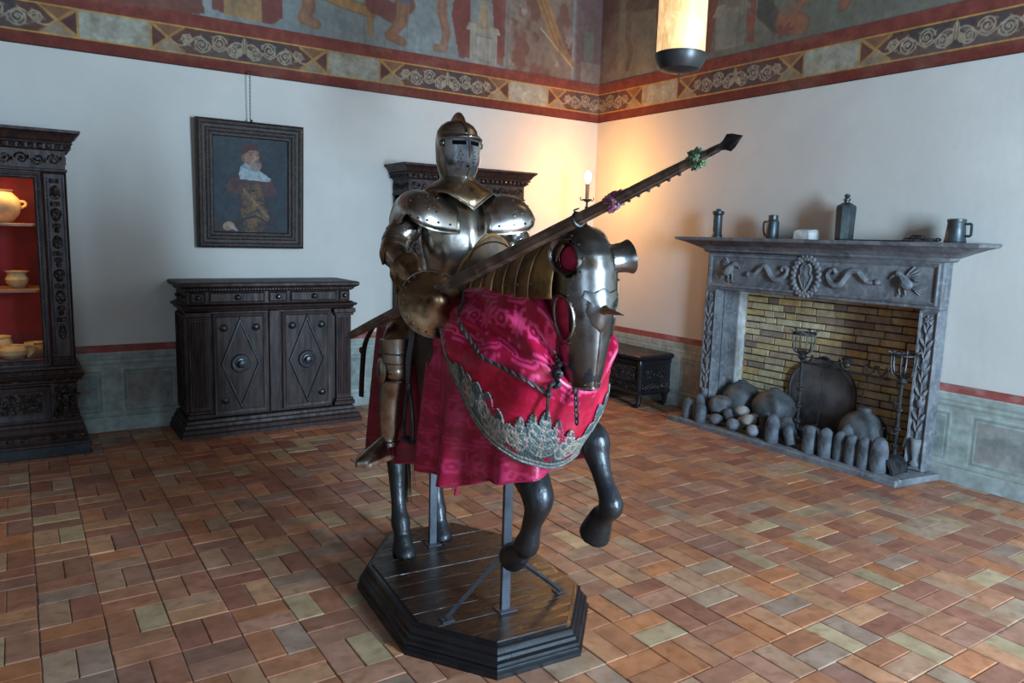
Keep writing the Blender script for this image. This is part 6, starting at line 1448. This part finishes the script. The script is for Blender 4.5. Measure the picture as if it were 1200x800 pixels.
# ------------------------------------------------------------------ lance
def lance():
    A_ = Vector((.272, -.38, 1.58)); T_ = Vector((1.74, -.05, 2.145)); d = T_-A_
    root = fig('jousting_lance', 'long fluted wooden lance with a round steel hand guard, held by the rider', 'lance', (.17, -.4, 1.54))
    P_ = lambda t: A_+d*t
    ts = [-.425, -.3, -.12, -.06, 0., .05, .3, .6, .85, .955]; rr = [.018, .022, .023, .020, .023, .027, .0245, .021, .016, .010]
    mb = FB(); dn = d.normalized(); a1 = Vector((0, 0, 1)); a1 = (a1-dn*a1.dot(dn)).normalized(); b1 = dn.cross(a1); rs = []
    for t in np.linspace(-.425, .955, 44):
        r = float(np.interp(t, ts, rr)); rs.append([tuple(P_(float(t))+a1*(r*(1+.10*cos(8*q))*cos(q))+b1*(r*(1+.10*cos(8*q))*sin(q))) for q in [k*2*pi/48 for k in range(48)]])
    mb.rings(rs); mb.build('shaft', M['lance'], root, 60)
    Q = Matrix((( a1.x, b1.x, dn.x, 0), (a1.y, b1.y, dn.y, 0), (a1.z, b1.z, dn.z, 0), (0, 0, 0, 1)))
    C_ = P_(.04)-a1*.04; d2 = (dn+Vector((.65, -.30, .30))).normalized(); a2 = (a1-d2*a1.dot(d2)).normalized(); b2 = d2.cross(a2)
    Qv = Matrix(((a2.x, b2.x, d2.x, 0), (a2.y, b2.y, d2.y, 0), (a2.z, b2.z, d2.z, 0), (0, 0, 0, 1))) @ Matrix.Diagonal((.84, .84, .9, 1))
    mb = FB(); mb.lathe([(.034, .10), (.05, .075), (.09, .045), (.14, .018), (.172, -.004), (.178, -.010), (.178, -.016), (.168, -.012), (.13, .006), (.08, .03), (.04, .06), (.03, .085)], 48, Matrix.Translation(C_) @ Qv); vp = mb.build('vamplate', M['steel_brown'], root, 60)
    rivets([tuple((Matrix.Translation(C_) @ Qv) @ Vector((.166*cos(a), .166*sin(a), .004))) for a in [k*2*pi/26 for k in range(26)]], .0055, M['edge'], vp, root)
    mb = FB(); mb.tube([(Matrix.Translation(C_) @ Qv) @ Vector((.178*cos(a), .178*sin(a), -.013)) for a in [k*2*pi/40 for k in range(40)]], .006, 6, closed=True); mb.build('rim', M['edge'], vp, up=root)
    # spear head
    mb = FB(); rs = []
    for t, w, h in ((.935, .013, .013), (.955, .012, .012), (.958, .010, .010), (.966, .014, .006), (.976, .026, .007), (.986, .020, .006), (.997, .008, .004), (1.004, .001, .001)):
        rs.append([tuple(P_(t)+a1*x+b1*y) for x, y in ((w, 0), (w*.4, h), (-w*.4, h), (-w, 0), (-w*.4, -h), (w*.4, -h))])
    mb.rings(rs); mb.build('spear_head', M['iron'], root, 20)
    rivets([P_(t)-a1*(float(np.interp(t, ts, rr))*1.15) for t in (.74, .765, .79, .815, .84, .865)], .006, M['iron'], root, root, 'rivets')
    for t, mat, r, nm in ((.706, M['red_wool'], .033, 'red_tassel_ring'), (.908, M['green_wool'], .030, 'green_tassel_ring')):
        mb = FB(); q = random.Random(int(t*1000))
        for i in range(90):
            a = q.uniform(0, 2*pi); l = q.uniform(-.018, .018); rd = r*q.uniform(.75, 1.0); c = P_(t)+dn*l+a1*(rd*cos(a)*.8)+b1*(rd*sin(a)*.8); mb.tube([P_(t)+dn*l*.5, c, c+dn*q.uniform(-.012, .012)+(c-P_(t))*.25], [.006, .006, .003], 5)
        tag(mb.build(nm, mat, root), kind='stuff')
    mb = FB(); mb.tube([P_(.60)+a1*(.024*cos(q))+b1*(.024*sin(q)) for q in [k*pi/8 for k in range(16)]], .005, 5, closed=True); mb.tube(catmull([P_(.60)+a1*.024, P_(.60)+a1*.036-dn*.01, P_(.603)+a1*.034+dn*.01], 3), .003, 5); mb.build('wire_tie', M['iron'], root)
M['lance'] = material('weathered_lance_wood', L3(112, 88, 72), .5, col2=L3(70, 54, 46), nscale=10, bump=.4, bscale=40, bdist=.005, col3=L3(130, 112, 96), n3=22)
M['red_wool'] = material('red_wool', L3(120, 24, 60), .9, col2=L3(150, 120, 130), nscale=60)
M['green_wool'] = material('green_wool', L3(110, 120, 84), .9, col2=L3(60, 84, 60), nscale=60)
lance()
